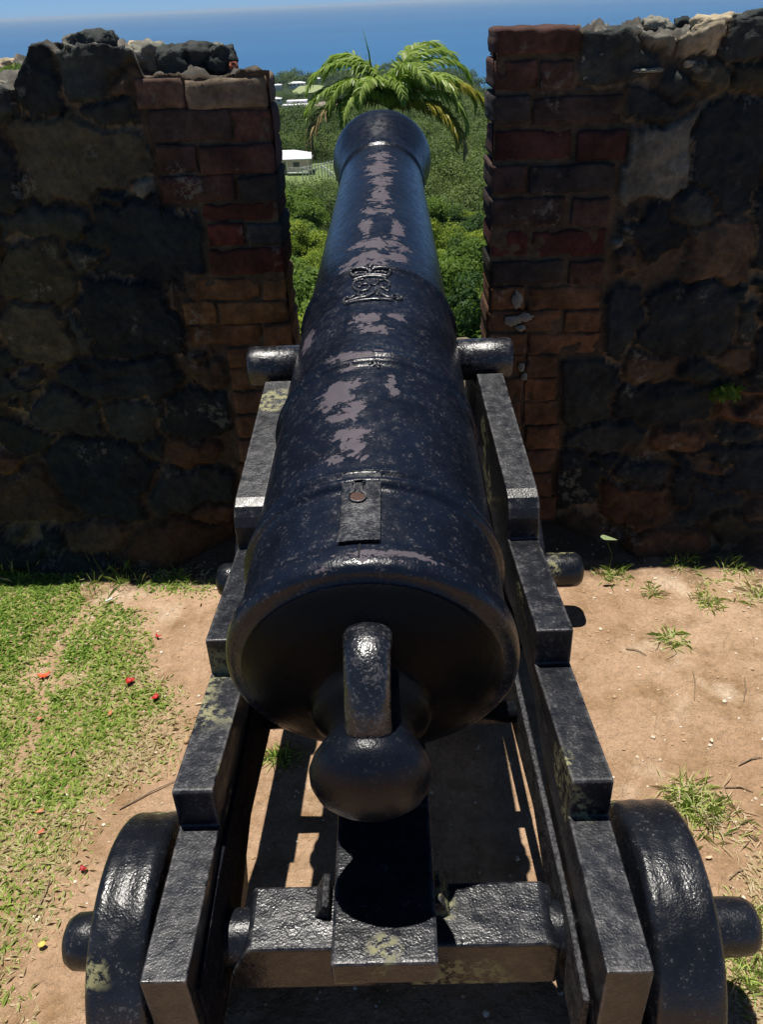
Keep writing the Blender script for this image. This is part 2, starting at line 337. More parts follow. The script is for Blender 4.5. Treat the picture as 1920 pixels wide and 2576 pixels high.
# breeching loop: arch from breech face over the neck to the button
lp = [(-.085, .10, .047), (-.10, .155, .047), (-.118, .172, .046), (-.15, .178, .043), (-.19, .160, .042), (-.222, .125, .041), (-.238, .09, .042), (-.243, .06, .043)]
V = []; F = []; nn = 20
for i, (s, u, hw) in enumerate(lp):
    a = np.array(lp[max(i-1, 0)][:2]); b = np.array(lp[min(i+1, len(lp)-1)][:2]); d = (b-a)/np.linalg.norm(b-a); nrm = np.array([-d[1], d[0]])
    if nrm[1] < 0 and i < 4: pass
    for k in range(nn):
        an = 2*math.pi*k/nn; ca, sa = math.cos(an), math.sin(an)
        ex = abs(ca)**.88*math.copysign(1, ca)*hw*.92; ey = abs(sa)**.88*math.copysign(1, sa)*.030
        q = S0+AX*(s+nrm[0]*ey)+UP*(u+nrm[1]*ey)+RT*ex
        V.append(q)
for i in range(len(lp)-1):
    for k in range(nn): F.append((i*nn+k, i*nn+(k+1) % nn, (i+1)*nn+(k+1) % nn, (i+1)*nn+k))
F.append(tuple(range(nn-1, -1, -1))); F.append(tuple((len(lp)-1)*nn+k for k in range(nn)))
o = obj('breeching_loop', mesh('breeching_loop', rel(V, gun), F, M_trun), gun); sb = o.modifiers.new('s', 'SUBSURF'); sb.levels = sb.render_levels = 2
# vent patch : a raised curved plate
def curved_patch(s0, s1, t0, t1, dr, ns=8, ntp=14):
    V = []; F = []
    for layer in (-.004, dr):
        for i in range(ns+1):
            for j in range(ntp+1): V.append(S0+AX*(s0+(s1-s0)*i/ns)+(RT*math.sin(t0+(t1-t0)*j/ntp)+UP*math.cos(t0+(t1-t0)*j/ntp))*(.2545+layer-(s0+(s1-s0)*i/ns-.02)*.02))
    w_ = ntp+1; off = (ns+1)*w_
    for i in range(ns):
        for j in range(ntp):
            a = off+i*w_+j; F.append((a, a+1, a+w_+1, a+w_))
    for i in range(ns):
        for j in (0, ntp):
            a = i*w_+j; f = (a, a+w_, a+w_+off, a+off); F.append(f if j == 0 else f[::-1])
    for j in range(ntp):
        for i in (0, ns):
            a = i*w_+j; f = (a, a+1, a+1+off, a+off); F.append(f[::-1] if i == 0 else f)
    return V, F
hA = hit(736, 1164); hB = hit(819, 1164); hC = hit(741, 1034)
V, F = curved_patch(.020, .203, hA[1], hB[1], .0125)
vp = obj('vent_patch', mesh('vent_patch', rel(V, gun), F, M_cyph, smooth=False), gun); finish(vp, .003, 2)
# keyhole recess: dark rim plus rusty hollow
def ring_on(cx, cy, rx, ry, n=26, a0=0, a1=360):
    out = []
    for k in range(n+1):
        a = math.radians(a0+(a1-a0)*k/n); h_ = hit(cx+rx*math.cos(a), cy-ry*math.sin(a))
        if h_: out.append(h_)
    return out
mb = MB()
key = ring_on(778, 1050, 13, 9, 20, -50, 230)+[hit(770, 1070)]+ring_on(776, 1086, 17, 11, 20, 120, 430-10)+[hit(785, 1070)]
key = [k for k in key if k]; key.append(key[0])
V, F = tube([S0+AX*s+(RT*math.sin(a)+UP*math.cos(a))*.2680 for s, a in key], .0017, 6, False); mb.add(V, F)
obj('keyhole_rim', mesh('keyhole_rim', rel(mb.verts(), gun), mb.F, M_iron), vp).location = (0, 0, 0)
t = NT('rust'); t.set(t.mix(t.noise(80, 4), (.03, .016, .012), (.10, .05, .035)), .9)
kp = ring_on(776, 1087, 15, 9, 18); V = [S0+AX*.0+S0*0]; V = [S0+AX*s+(RT*math.sin(a)+UP*math.cos(a))*.2682 for s, a in kp]
obj('touch_hole', mesh('touch_hole', rel(V, gun), [tuple(range(len(V)))], t.m), vp)
# sight notch line on the base ring
mb = MB(); V, F = tube([S0+AX*s+(RT*math.sin(hit(778, 1190)[1])+UP*math.cos(hit(778, 1190)[1]))*r for s, r in ((-.030, .2715), (-.02, .2722), (-.005, .2705), (.006, .2665))], .0022, 5); 
t = NT('dark groove'); t.set((.004, .004, .005), .8)
obj('sight_notch', mesh('sight_notch', rel(V, gun), F, t.m), gun)
# royal cypher with crown in relief
def Z8(p): return ((640+p[0]/2.7533)/S, (600+p[1]/2.7533)/S)
strokes = [
 ([(785, 190), (825, 190)], 5), ([(803, 178), (803, 214)], 5), ([(803, 212), (790, 205), (803, 196), (817, 205), (803, 212)], 3),
 ([(690, 268), (668, 250), (672, 228), (700, 215), (745, 212), (780, 222), (803, 240)], 6), ([(803, 240), (825, 222), (860, 210), (905, 208), (938, 218), (944, 240), (925, 262)], 6),
 ([(800, 215), (800, 262)], 5), ([(700, 250), (720, 240), (760, 240), (780, 262)], 4), ([(825, 258), (850, 236), (890, 234), (915, 246)], 4),
 ([(676, 272), (720, 262), (770, 258), (830, 256), (890, 260), (935, 268)], 5),
 ([(690, 300), (720, 284), (770, 272), (830, 268), (890, 274), (915, 288)], 7),
 ([(760, 292), (715, 296), (688, 315), (684, 340), (705, 362), (745, 372), (785, 362), (800, 340), (785, 322), (750, 326)], 5),
 ([(785, 300), (800, 320), (835, 330), (860, 310), (850, 294)], 4), ([(730, 310), (745, 325), (730, 345), (715, 335)], 3.5),
 ([(865, 300), (905, 292), (932, 308), (936, 335), (915, 352), (885, 350), (875, 335), (895, 326)], 5), ([(850, 345), (880, 345), (925, 372), (930, 350)], 4),
 ([(852, 338), (842, 365), (815, 392), (770, 412), (715, 422), (660, 440), (628, 455), (620, 440), (635, 420), (660, 412), (668, 428)], 6),
 ([(852, 338), (862, 365), (885, 395), (925, 415), (970, 418), (1012, 412), (1020, 424), (985, 432)], 6),
 ([(725, 370), (718, 395), (745, 405), (765, 388)], 4), ([(852, 345), (850, 400)], 4), ([(840, 380), (868, 380)], 3),
 ([(624, 462), (690, 444), (760, 434), (830, 428), (900, 428), (960, 434)], 6), ([(650, 425), (700, 400), (700, 380)], 3.5), ([(950, 405), (975, 392), (1000, 398)], 3.5)]
mb = MB()
for pts, r in strokes:
    q = []
    for i in range(len(pts)-1):
        for k in range(4): q.append((pts[i][0]+(pts[i+1][0]-pts[i][0])*k/4, pts[i][1]+(pts[i+1][1]-pts[i][1])*k/4))
    q.append(pts[-1])
    hs = [hit(*Z8(p)) for p in q]; hs = [h_ for h_ in hs if h_]
    V, F = tube([bpt(s, a, .0012) for s, a in hs], r*.00085, 8); mb.add(V, F)
cy_ = obj('royal_cypher', mesh('royal_cypher', rel(mb.verts(), gun), mb.F, M_cyph), gun)
cy_['label'] = 'raised royal crown and script cypher cast on the barrel'
# small raised arrow mark below reinforce ring
mb = MB()
for p0, p1 in (((805, 845), (770, 882)), ((805, 845), (845, 885)), ((805, 845), (806, 888)), ((803, 862), (840, 905))):
    q = [hit(*Z8((p0[0]+(p1[0]-p0[0])*k/5+25, p0[1]+(p1[1]-p0[1])*k/5))) for k in range(6)]
    V, F = tube([bpt(s, a, .001) for s, a in q], .003, 6); mb.add(V, F)
obj('broad_arrow_mark', mesh('broad_arrow_mark', rel(mb.verts(), gun), mb.F, M_cyph), gun)

# ------------------------------------------------------------------ the carriage
car = thing('gun_carriage', 'stepped black iron garrison carriage on four small wheels, carrying the cannon', 'gun carriage', (-.028, 1.5, 0))
CXc = -.028
def ho(y): return np.interp(y, [.73, 1.036, 1.355, 1.705, 2.3, 2.55], [.414, .4115, .392, .374, .340, .328])   # outer half width
def hi(y): return np.interp(y, [.73, 1.036, 1.355, 1.705, 2.3, 2.55], [.338, .334, .314, .298, .265, .253])
top = [(.735, .445), (1.036, .441), (1.036, .533), (1.040, .5375), (1.355, .5375), (1.355, .6305), (1.705, .6305), (1.705, .690), (1.712, .716), (1.728, .736), (1.752, .748), (2.235, .852), (2.243, .825), (2.262, .806), (2.335, .806), (2.354, .83), (2.362, .86), (2.46, .865), (2.47, .60)]
bot = [(2.47, .10), (2.05, .10), (1.98, .26), (1.85, .44), (1.6, .49), (1.35, .47), (1.2, .36), (1.12, .12), (.735, .12)]
def cheek(sgn):
    poly = top+bot; V = []; F = []; n_ = len(poly)
    for f in (ho, hi):
        for y, z in poly: V.append((CXc+sgn*float(f(y)), y, z))
    for i in range(n_):
        j = (i+1) % n_; q = (i, j, j+n_, i+n_); F.append(q if sgn < 0 else q[::-1])
    a = tuple(range(n_)); F.append(a[::-1] if sgn < 0 else a); b = tuple(range(n_, 2*n_)); F.append(b if sgn < 0 else b[::-1])
    o = obj('cheek', mesh('cheek', rel(V, car), F, M_iron, smooth=False), car)
    return o
for sgn in (-1, 1):
    o = cheek(sgn); finish(o, .007, 3)
    # inner flange plate with rising top edge
    V = []; F = []; pts = [(.76, .315), (.95, .335), (1.2, .365), (1.44, .405), (1.65, .455), (1.85, .52), (2.3, .65)]
    pl = []
    for i, (y, z) in enumerate(pts):
        hx_ = float(hi(y))-(.020 if sgn > 0 else .007)
        if sgn < 0: z = min(z+.06, .6) if y < 1.5 else z+.03
        for (dx, zz) in ((0, z), (.012, z), (.012, .15 if y < 1.1 or y > 2. else .26), (0, .15 if y < 1.1 or y > 2. else .26)): V.append((CXc+sgn*(hx_+dx), y, zz))
    for i in range(len(pts)-1):
        for k in range(4): F.append((i*4+k, i*4+(k+1) % 4, (i+1)*4+(k+1) % 4, (i+1)*4+k))
    F.append((3, 2, 1, 0)); e = (len(pts)-1)*4; F.append((e, e+1, e+2, e+3))
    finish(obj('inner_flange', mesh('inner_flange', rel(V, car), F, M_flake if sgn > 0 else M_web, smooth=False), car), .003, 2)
def truck(cx0, cx1, y, z, r, name='wheel'):
    wd = cx1-cx0; c_ = .014
    pr = [(0, r*.30), (.001, r-.016), (.004, r-.007), (.009, r-.002), (.016, r)]+[(wd*k/10., r+.0012*math.sin(k*1.9)) for k in range(2, 9)]+[(wd-.016, r), (wd-.009, r-.002), (wd-.004, r-.007), (wd-.001, r-.016), (wd, r*.30)]
    V, F = lathe_x(pr, 72); V = np.array(V)+np.array([cx0, y, z])
    return obj(name, mesh(name, rel(V, car), F, M_iron2), car)
AYR, AZR, AYF, AZF = .933, .238, 2.2, .172
for args in ((.402, .522, AYR, AZR, .234), (-.555, -.448, AYR, AZR, .234), (.345, .440, AYF, AZF, .25), (-.50, -.40, AYF, AZF, .25)):
    o = truck(*args)
def axle(x0, x1, y, z, r):
    n_ = [(0, r*.55), (.006, r*.8), (.02, r*.97), (.045, r)]
    L = x1-x0; pr = n_+[(L-a, b) for a, b in reversed(n_)]
    V, F = lathe_x(pr, 44); V = np.array(V)+np.array([x0, y, z])
    return obj('axle', mesh('axle', rel(V, car), F, M_iron2), car)
axle(-.672, .662, AYR, AZR, .053); axle(-.60, .596, AYF, AZF, .057)
def rbox(name, x0, x1, y0, y1, z0, z1, bev=.008, mat=None, parent=car, slope=0):
    mb = MB(); mb.box(x0, x1, y0, y1, z0, z1); V = mb.verts()
    if slope: V[V[:, 1] > (y0+y1)/2, 2] += slope
    return finish(obj(name, mesh(name, rel(V, parent), mb.F, mat or M_iron2, smooth=False), parent), bev, 3)
# rear cross piece with bevelled left end
mb = MB(); xs_ = [(-.345, .215), (-.305, .296), (.255, .296), (.275, .28)]
V = []; 
for (x, zt) in xs_:
    for (yy, zz) in ((.872, zt), (1.0, zt+.004), (1.0, .165), (.872, .165)): V.append((x, yy, zz))
F = []
for i in range(len(xs_)-1):
    for k in range(4): F.append((i*4+k, i*4+(k+1) % 4, (i+1)*4+(k+1) % 4, (i+1)*4+k))
F.append((3, 2, 1, 0)); e = 12; F.append((e, e+1, e+2, e+3))
finish(obj('rear_crosspiece', mesh('rear_crosspiece', rel(V, car), F, M_iron2, smooth=False), car), .007, 3)
rbox('front_crosspiece', -.29, .24, 2.12, 2.27, .13, .33)
# stool bed (long plank the breech rests over)
rbox('stool_bed', -.1355, .0435, .765, 2.15, .37, .430, .006, slope=.0)
rbox('bed_support', -.10, .01, .88, .99, .2835, .369, .004)
for bx, sx in ((-.170, 1), (.062, -1)):
    V = []; pts = [(0, .28), (0, .335), (.012, .338), (.022, .315), (.030, .295), (.032, .28)]
    F = []
    for y in (.93, 1.0):
        for dx, z in pts: V.append((bx+(dx-.016)*(-sx), y, z))
    k = len(pts); F = [tuple(range(k)), tuple(range(2*k-1, k-1, -1))]+[(i, i+k, (i+1) % k+k, (i+1) % k) for i in range(k)]
    finish(obj('bed_bracket', mesh('bed_bracket', rel(V, car), F, M_flake, smooth=False), car), .003, 2)
V, F = tube([(-.33, 1.42, .33), (.28, 1.42, .33)], .026, 20); obj('tie_rod', mesh('tie_rod', rel(V, car), F, M_iron), car)

# ------------------------------------------------------------------ the parapet walls
WY = 2.7
def W(dx, dy): p = aty(dx, dy, WY); return p[0], p[2]
def z1(x, y): return x/2.5266, y/2.5266
OL = (.058, .051, .034); BK = (.018, .022, .024); DK = (.032, .036, .034); BR = (.075, .052, .035); RU = (.095, .052, .030); GY = (.125, .122, .10); TN = (.30, .25, .17)
left_st = [(400, 880, 320, 250, OL), (240, 450, 160, 190, BK), (480, 430, 200, 150, DK), (60, 1000, 90, 250, DK), (800, 1290, 340, 210, BK), (200, 1500, 200, 150, OL), (250, 1180, 250, 110, DK), (620, 640, 190, 110, DK), (30, 560, 70, 120, DK), (640, 500, 130, 90, BR), (800, 1060, 60, 80, GY), (620, 1090, 130, 60, BK), (1020, 1150, 60, 60, DK), (470, 1400, 120, 90, DK)]
left_st = [(x/2.5266, y/2.5266, a/2.5266, b/2.5266, c) for x, y, a, b, c in left_st]
left_st += [(x/2.5266, 585+y/2.5266, a/2.5266, b/2.5266, c) for x, y, a, b, c in [(160, 310, 190, 170, OL), (740, 250, 260, 190, BK), (430, 330, 60, 140, DK), (680, 590, 280, 115, BK), (1110, 560, 120, 80, BR), (1090, 770, 190, 125, BK), (740, 800, 150, 105, DK), (300, 760, 210, 140, DK), (530, 1080, 320, 180, BK), (1050, 985, 110, 75, RU), (1060, 1160, 220, 90, DK), (60, 700, 110, 130, BK), (170, 1350, 140, 90, OL), (560, 1350, 200, 80, BR), (1000, 1400, 270, 100, RU), (420, 1500, 300, 90, DK), (80, 1020, 90, 110, RU), (60, 1180, 100, 70, DK), (1230, 1290, 120, 60, RU), (130, 560, 150, 70, DK), (870, 980, 100, 70, DK), (960, 150, 70, 120, BR), (1130, 420, 90, 40, BR)]]
right_st = [(x/2.5266+998, y/2.5266, a/2.5266, b/2.5266, c) for x, y, a, b, c in [(850, 290, 190, 120, DK), (1080, 850, 170, 240, GY), (1370, 400, 90, 130, OL), (1570, 420, 140, 110, OL), (1500, 800, 220, 260, BK), (1050, 560, 170, 110, DK), (1480, 1350, 200, 160, BR), (1050, 1250, 160, 130, BK), (1600, 190, 130, 110, DK), (1360, 190, 120, 90, TN), (1080, 200, 120, 70, GY), (930, 1400, 70, 70, BR), (870, 1340, 40, 40, GY), (1150, 470, 130, 70, DK), (1230, 1120, 110, 90, DK), (960, 1190, 70, 60, BR)]]
right_st += [(x/2.5266+998, 585+y/2.5266, a/2.5266, b/2.5266, c) for x, y, a, b, c in [(860, 300, 100, 180, BK), (1250, 290, 260, 180, BK), (680, 640, 130, 180, DK), (1010, 540, 130, 75, BR), (1110, 730, 260, 95, BK), (1280, 570, 100, 60, BK), (1510, 480, 110, 90, BR), (1560, 720, 120, 90, BR), (790, 895, 200, 65, DK), (1170, 920, 150, 55, RU), (1500, 900, 190, 70, DK), (560, 1120, 180, 140, BK), (960, 1080, 115, 60, DK), (920, 1190, 170, 90, RU), (1150, 1110, 55, 110, BK), (1380, 1190, 230, 110, DK), (760, 1020, 75, 45, BK), (1050, 1390, 230, 95, RU), (1500, 1380, 150, 80, BR), (1560, 1230, 120, 90, BR), (680, 1400, 140, 90, BR), (1580, 250, 90, 160, DK), (1400, 1030, 180, 50, RU)]]
Lb = [(430, 590, [(730, 1000), (1005, 1475)]), (600, 772, [(800, 1258), (1262, 1492)]), (790, 942, [(855, 1075), (1085, 1512)]), (960, 1102, [(870, 1285), (1300, 1528)]), (1112, 1202, [(1100, 1538)]), (1220, 1335, [(1130, 1335), (1345, 1552)]), (1355, 1490, [(1140, 1572)])]
Lb = [(a/2.5266, b/2.5266, [(c/2.5266, d/2.5266) for c, d in r]) for a, b, r in Lb]
Lb += [(585+a/2.5266, 585+b/2.5266, [(c/2.5266, d/2.5266) for c, d in r]) for a, b, r in [(48, 157, [(1030, 1420), (1432, 1590)]), (168, 285, [(1000, 1182), (1190, 1602)]), (293, 402, [(1030, 1430), (1440, 1612)]), (412, 520, [(1235, 1640)]), (528, 640, [(1255, 1440), (1450, 1645)]), (652, 772, [(1270, 1650)]), (784, 900, [(1290, 1480), (1490, 1655)]), (912, 1030, [(1300, 1660)]), (1042, 1160, [(1300, 1480), (1490, 1665)]), (1172, 1300, [(1300, 1670)]), (1312, 1440, [(1300, 1480), (1490, 1675)])]]
Rb = [(150, 288, [(410, 655)]), (335, 485, [(165, 425), (432, 622)]), (525, 672, [(165, 385), (392, 885)]), (712, 872, [(165, 612), (630, 905)]), (902, 1048, [(165, 360), (372, 842)]), (1082, 1228, [(165, 572), (603, 812)]), (1258, 1392, [(165, 372), (384, 792)]), (1425, 1545, [(165, 565), (588, 782)])]
Rb = [(a/2.5266, b/2.5266, [(998+c/2.5266, 998+d/2.5266) for c, d in r]) for a, b, r in Rb]
Rb += [(585+a/2.5266, 585+b/2.5266, [(998+c/2.5266, 998+d/2.5266) for c, d in r]) for a, b, r in [(88, 206, [(165, 352), (364, 762)]), (214, 326, [(165, 552), (562, 762)]), (336, 448, [(165, 358), (366, 762)]), (456, 576, [(165, 342), (350, 528)]), (584, 702, [(165, 338), (346, 524)]), (712, 832, [(165, 332), (340, 532)]), (842, 962, [(165, 345), (353, 542)]), (972, 1090, [(165, 520)]), (1100, 1220, [(165, 345), (353, 500)]), (1230, 1350, [(165, 520)])]]
redd = {('L', 4): (.085, .022, .017), ('L', 5): (.08, .021, .017), ('L', 6): (.075, .025, .02), ('L', 7): (.15, .078, .036), ('L', 8): (.15, .078, .034), ('R', 3): (.055, .023, .020), ('R', 6): (.065, .022, .02)}
def wall(side):
    sgn = -1 if side == 'L' else 1
    st_src = left_st if side == 'L' else right_st; br = Lb if side == 'L' else Rb
    root = thing('parapet_wall', 'dark rubble wall with a brick jamb on the left of the gun, its top brick lower than the stones' if side == 'L' else 'dark rubble wall with a brick jamb on the right of the gun, pale cream rock on its top', 'wall', (sgn*1.5, WY, 0))
    seeds = []
    for x, y, a, b, c_ in st_src:
        cx_, cz_ = W(x, y); k = abs(W(x+10, y)[0]-cx_)/10; seeds.append((cx_, cz_, a*k, b*k, c_))
    jx = -.335 if side == 'L' else .322
    lim = -1.2 if side == 'L' else 1.1
    rs = random.Random(5 if side == 'L' else 9)
    zz = .08
    while zz < 1.75:
        hgt = rs.uniform(.14, .26); xx = abs(lim)+rs.uniform(0, .12)
        while xx < 3.3:
            wd = rs.uniform(.18, .48); seeds.append((sgn*(xx+wd/2), zz+rs.uniform(-.03, .03), wd*.56, hgt*.6, rs.choice([OL, BK, DK, DK, BR, BK, RU]))); xx += wd
        zz += hgt
    sd = np.array([s[:4] for s in seeds]); cols = np.array([s[4] for s in seeds])
    # brick region boundary
    rows = []
    for i, (ya, yb, spans) in enumerate(br):
        inner = spans[0][0] if side == 'L' else spans[-1][1]; mid = (ya+yb)/2
        xi, _ = W(inner, mid); _, zt = W(inner, ya); _, zb = W(inner, yb); rows.append((zb, zt, xi))
    ztop_pts = [(0, 185), (35, 200), (52, 160), (70, 96), (95, 96), (115, 112), (135, 112), (150, 100), (190, 92), (230, 100), (290, 110), (310, 168), (500, 160), (582, 157)] if side == 'L' else [(1064, 118), (1155, 104), (1160, 64), (1258, 66), (1366, 64), (1400, 72), (1470, 84), (1500, 72), (1552, 50), (1600, 40), (1652, 36)]
    zt_ = sorted([W(*p) for p in ztop_pts]); ztx = [p[0] for p in zt_]; ztz = [p[1] for p in zt_]
    if side == 'L': ztx = [-3.3, -1.6, -1.25]+ztx; ztz = [1.62, 1.60, 1.58]+ztz
    else: ztx = ztx+[1.5, 2.2, 3.3]; ztz = ztz+[1.70, 1.74, 1.7]
    dx_ = .0085; xs = np.arange(3.2, abs(jx)-.001, -dx_)*sgn; xs = np.append(xs, jx+sgn*.001) if abs(xs[-1]) > abs(jx)+.001 else xs[np.abs(xs) >= abs(jx)+.001]
    nz = 200
    zt_a = np.interp(xs, ztx, ztz)+ (np.array([fbm(x*9, 3.1) for x in xs]))*.014+np.array([fbm(x*33, 7.1) for x in xs])*.008
    T = np.linspace(0, 1, nz)
    XX = np.repeat(xs[None, :], nz, 0); ZZ = -.08+T[:, None]*(zt_a[None, :]+.08)
    P = np.c_[XX.ravel(), ZZ.ravel()]
    Pw = P+np.c_[vfbm(P, 9, 5, 21, .65)-.5, vfbm(P, 9, 5, 31, .65)-.5]*.11
    best = np.full(len(P), 9.); sec = np.full(len(P), 9.); bi_ = np.zeros(len(P), int)
    for i, (cx_, cz_, a, b) in enumerate(sd):
        u = np.abs((Pw[:, 0]-cx_)/a); v_ = np.abs((Pw[:, 1]-cz_)/b); d = (u**2.4+v_**2.4)**(1/2.4)
        m = d < best; sec = np.where(m, best, np.minimum(sec, d)); bi_ = np.where(m, i, bi_); best = np.where(m, d, best)
    size = np.minimum(sd[bi_, 2], sd[bi_, 3])
    edge = np.minimum((sec-best)*.55, np.clip(1.42-best, 0, 9))*size    # approx metres from a joint
    k = np.clip(edge/.013, 0, 1); k = k*k*(3-2*k)
    bulge = np.clip(1-best**2*.55, 0, 1)
    rnd = np.random.default_rng(3).random(len(sd))
    hgt = k*(.012+.016*rnd[bi_]+.012*bulge)+(vfbm(P, 8, 6, 41, .62)-.5)*.045*(.45+.55*k)+np.abs(vfbm(P, 16, 4, 43)-.5)*.03*k
    brick = np.zeros(len(P), bool)
    for (zb, zt, xi) in rows:
        m = (P[:, 1] > zb-.02) & (P[:, 1] < zt+.02) & ((P[:, 0] > xi-.01) if side == 'L' else (P[:, 0] < xi+.01)); brick |= m
    low = P[:, 1] < rows[-1][0]+.02; brick |= low & ((P[:, 0] > rows[-1][2]) if side == 'L' else (P[:, 0] < rows[-1][2]))
    hgt = np.where(brick, .008+(vfbm(P, 30, 3, 51)-.5)*.012, hgt)
    mort = np.array([.075, .056, .038]); var = (.75+.5*np.random.default_rng(4).random((len(sd), 1)))
    col = np.where((k[:, None] > .35) & ~brick[:, None], cols[bi_]*var[bi_], mort*(.7+.6*vfbm(P, 20, 3, 61))[:, None])
    pale = (vfbm(P, 7, 4, 71) > .60) & (k < .5) & ~brick; col[pale] = (.17, .13, .085)
    bat = .17*np.clip(1-P[:, 1]/.5, 0, 1)**1.6
    front = np.c_[P[:, 0], WY-hgt-bat*np.clip((np.abs(P[:, 0])-.62)/.25, 0, 1), P[:, 1]].reshape(nz, len(xs), 3); colf = col.reshape(nz, len(xs), 3)
    # top surface to the back, then down the back; the jamb splays outward
    TH = .62; nb = 34; topr = []; colt = []
    splay = lambda x, y: x+sgn*max(0, (1-(abs(x)-abs(jx))/.6))*.42*(y-WY)/TH
    for j in range(1, nb+1):
        f = j/nb; y = WY+TH*f; row = []; 
        cr = []
        for i, x in enumerate(xs):
            zt = zt_a[i]*(1-f)+f*(1.66)
            nz_ = abs(fbm(x*5, y*5, 2.2))*.05-.02+fbm(x*16, y*16, 1.)*.022+fbm(x*45, y*45, 1.)*.008
            row.append((splay(x, y), y, zt+nz_*min(1, j/3))); g = .07+.17*max(0, fbm(x*9, y*9, 5)+.2); cr.append((g, g*.93, g*.8))
        topr.append(row); colt.append(cr)
    back = []; 
    for f in (.25, .5, .75, 1.02): back.append([(p[0], WY+TH+.01*fbm(p[0]*4, f*5), p[2]*(1-f)-4.0*f*(f > 1)) for p in topr[-1]])
    back[-1] = [(p[0], WY+TH, -1.5) for p in topr[-1]]
    G = np.concatenate([front, np.array(topr), np.array(back)], 0); CC = np.concatenate([colf, np.array(colt), np.full((4, len(xs), 3), .08)], 0)
    a_, b_ = G.shape[:2]; ii = np.arange(a_*b_).reshape(a_, b_)
    FF = np.stack([ii[:-1, :-1], ii[:-1, 1:], ii[1:, 1:], ii[1:, :-1]], -1).reshape(-1, 4)
    if sgn > 0: FF = FF[:, ::-1]
    obj('rubble_stonework', mesh('rubble_stonework', rel(G, root), np.ascontiguousarray(FF), M_stone, col=CC.reshape(-1, 3)), root)
    # jamb (embrasure side), closing the solid: a rough mortared cheek
    V = []; F = []; cj = []; ny, nz2 = 16, 40
    for a in range(nz2+1):
        z = -.3+(zt_a[-1]+.3)*a/nz2
        for b in range(ny+1):
            y = WY+.004+(TH-.004)*b/ny; V.append((splay(jx+sgn*.0005, y)-sgn*.012*fbm(y*9, z*9), y, z)); cj.append((.10, .06, .045))
    for a in range(nz2):
        for b in range(ny): q = a*(ny+1)+b; F.append((q, q+1, q+ny+2, q+ny+1))
    obj('jamb_face', mesh('jamb_face', rel(V, root), F, M_stone, col=cj), root)
    # bricks : one mesh, the pattern of one part
    V = []; F = []; cc = []; rb = random.Random(11+sgn)
    for i, (ya, yb, spans) in enumerate(br):
        for j, (xa, xb) in enumerate(spans):
            x0, z1_ = W(xa, ya); x1, _ = W(xb, ya); _, z0 = W(xa, yb); _, z0b = W(xb, yb); z1b = W(xb, ya)[1]
            zt, zb = (z1_+z1b)/2+.003, (z0+z0b)/2-.003
            atj = (j == len(spans)-1) if side == 'L' else (j == 0)
            if atj:
                if side == 'L': x1 = jx+rb.uniform(-.006, .004)
                else: x0 = jx+rb.uniform(-.004, .005)
            dep = .22 if atj else .10; yo = WY-rb.uniform(.012, .026)
            base = redd.get((side, i), rb.choice([(.064, .036, .029), (.048, .034, .029), (.072, .036, .029), (.038, .032, .029), (.056, .034, .028)]))
            if side == 'L' and i == 5 and j == 1: base = (.04, .04, .04)
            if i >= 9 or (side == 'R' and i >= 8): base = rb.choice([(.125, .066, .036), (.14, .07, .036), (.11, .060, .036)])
            if side == 'L' and i == 0: base = (.17, .13, .09) if j else (.13, .08, .06)
            g0 = len(V); NX, NZ, NY = 14, 7, 3; ids = {}
            sv = rb.random()*50
            for a in range(NX+1):
                for b in range(NZ+1):
                    for c in range(NY+1):
                        if a in (0, NX) or b in (0, NZ) or c in (0, NY):
                            fx, fz, fy = a/NX, b/NZ, c/NY
                            x = x0+(x1-x0)*fx; z = zb+(zt-zb)*fz; y = yo+dep*fy
                            rdx = min(fx, 1-fx)*(x1-x0); rdz = min(fz, 1-fz)*(zt-zb); rdy = dep*fy
                            rad = .006; e = 0
                            cnt = sum(1 for q in (rdx, rdz, rdy) if q < rad*.9)
                            if cnt >= 2:
                                x += (1 if fx < .5 else -1)*(rad*.5 if rdx < rad*.9 else 0); z += (1 if fz < .5 else -1)*(rad*.5 if rdz < rad*.9 else 0); y += rad*.4 if rdy < rad*.9 else 0
                            nv = mn.noise(Vector((x*14, z*14, sv)))*.010+mn.noise(Vector((x*45, z*45, sv)))*.006-max(0, mn.noise(Vector((x*22, z*22, sv+20)))-.25)*.05*(cnt >= 2 or rdx < .03)
                            y -= nv if c == 0 else 0; z += mn.noise(Vector((x*18+3, z*3, sv)))*.006; x += mn.noise(Vector((x*3, z*40, sv+4)))*.006
                            ids[(a, b, c)] = len(V); V.append((x, y+(x-jx)*0, z)); m_ = 1+.5*mn.noise(Vector((x*10, z*10, sv+9)))
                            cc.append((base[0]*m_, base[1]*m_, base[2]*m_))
            for a in range(NX):
                for b in range(NZ):
                    F.append((ids[a, b, 0], ids[a+1, b, 0], ids[a+1, b+1, 0], ids[a, b+1, 0])); F.append((ids[a, b, NY], ids[a, b+1, NY], ids[a+1, b+1, NY], ids[a+1, b, NY]))
            for a in range(NX):
                for c in range(NY):
                    F.append((ids[a, 0, c], ids[a, 0, c+1], ids[a+1, 0, c+1], ids[a+1, 0, c])); F.append((ids[a, NZ, c], ids[a+1, NZ, c], ids[a+1, NZ, c+1], ids[a, NZ, c+1]))
            for b in range(NZ):
                for c in range(NY):
                    F.append((ids[0, b, c], ids[0, b+1, c], ids[0, b+1, c+1], ids[0, b, c+1])); F.append((ids[NX, b, c], ids[NX, b, c+1], ids[NX, b+1, c+1], ids[NX, b+1, c]))
    obj('brick_jamb', mesh('brick_jamb', rel(V, root), F, M_brick, col=cc), root)
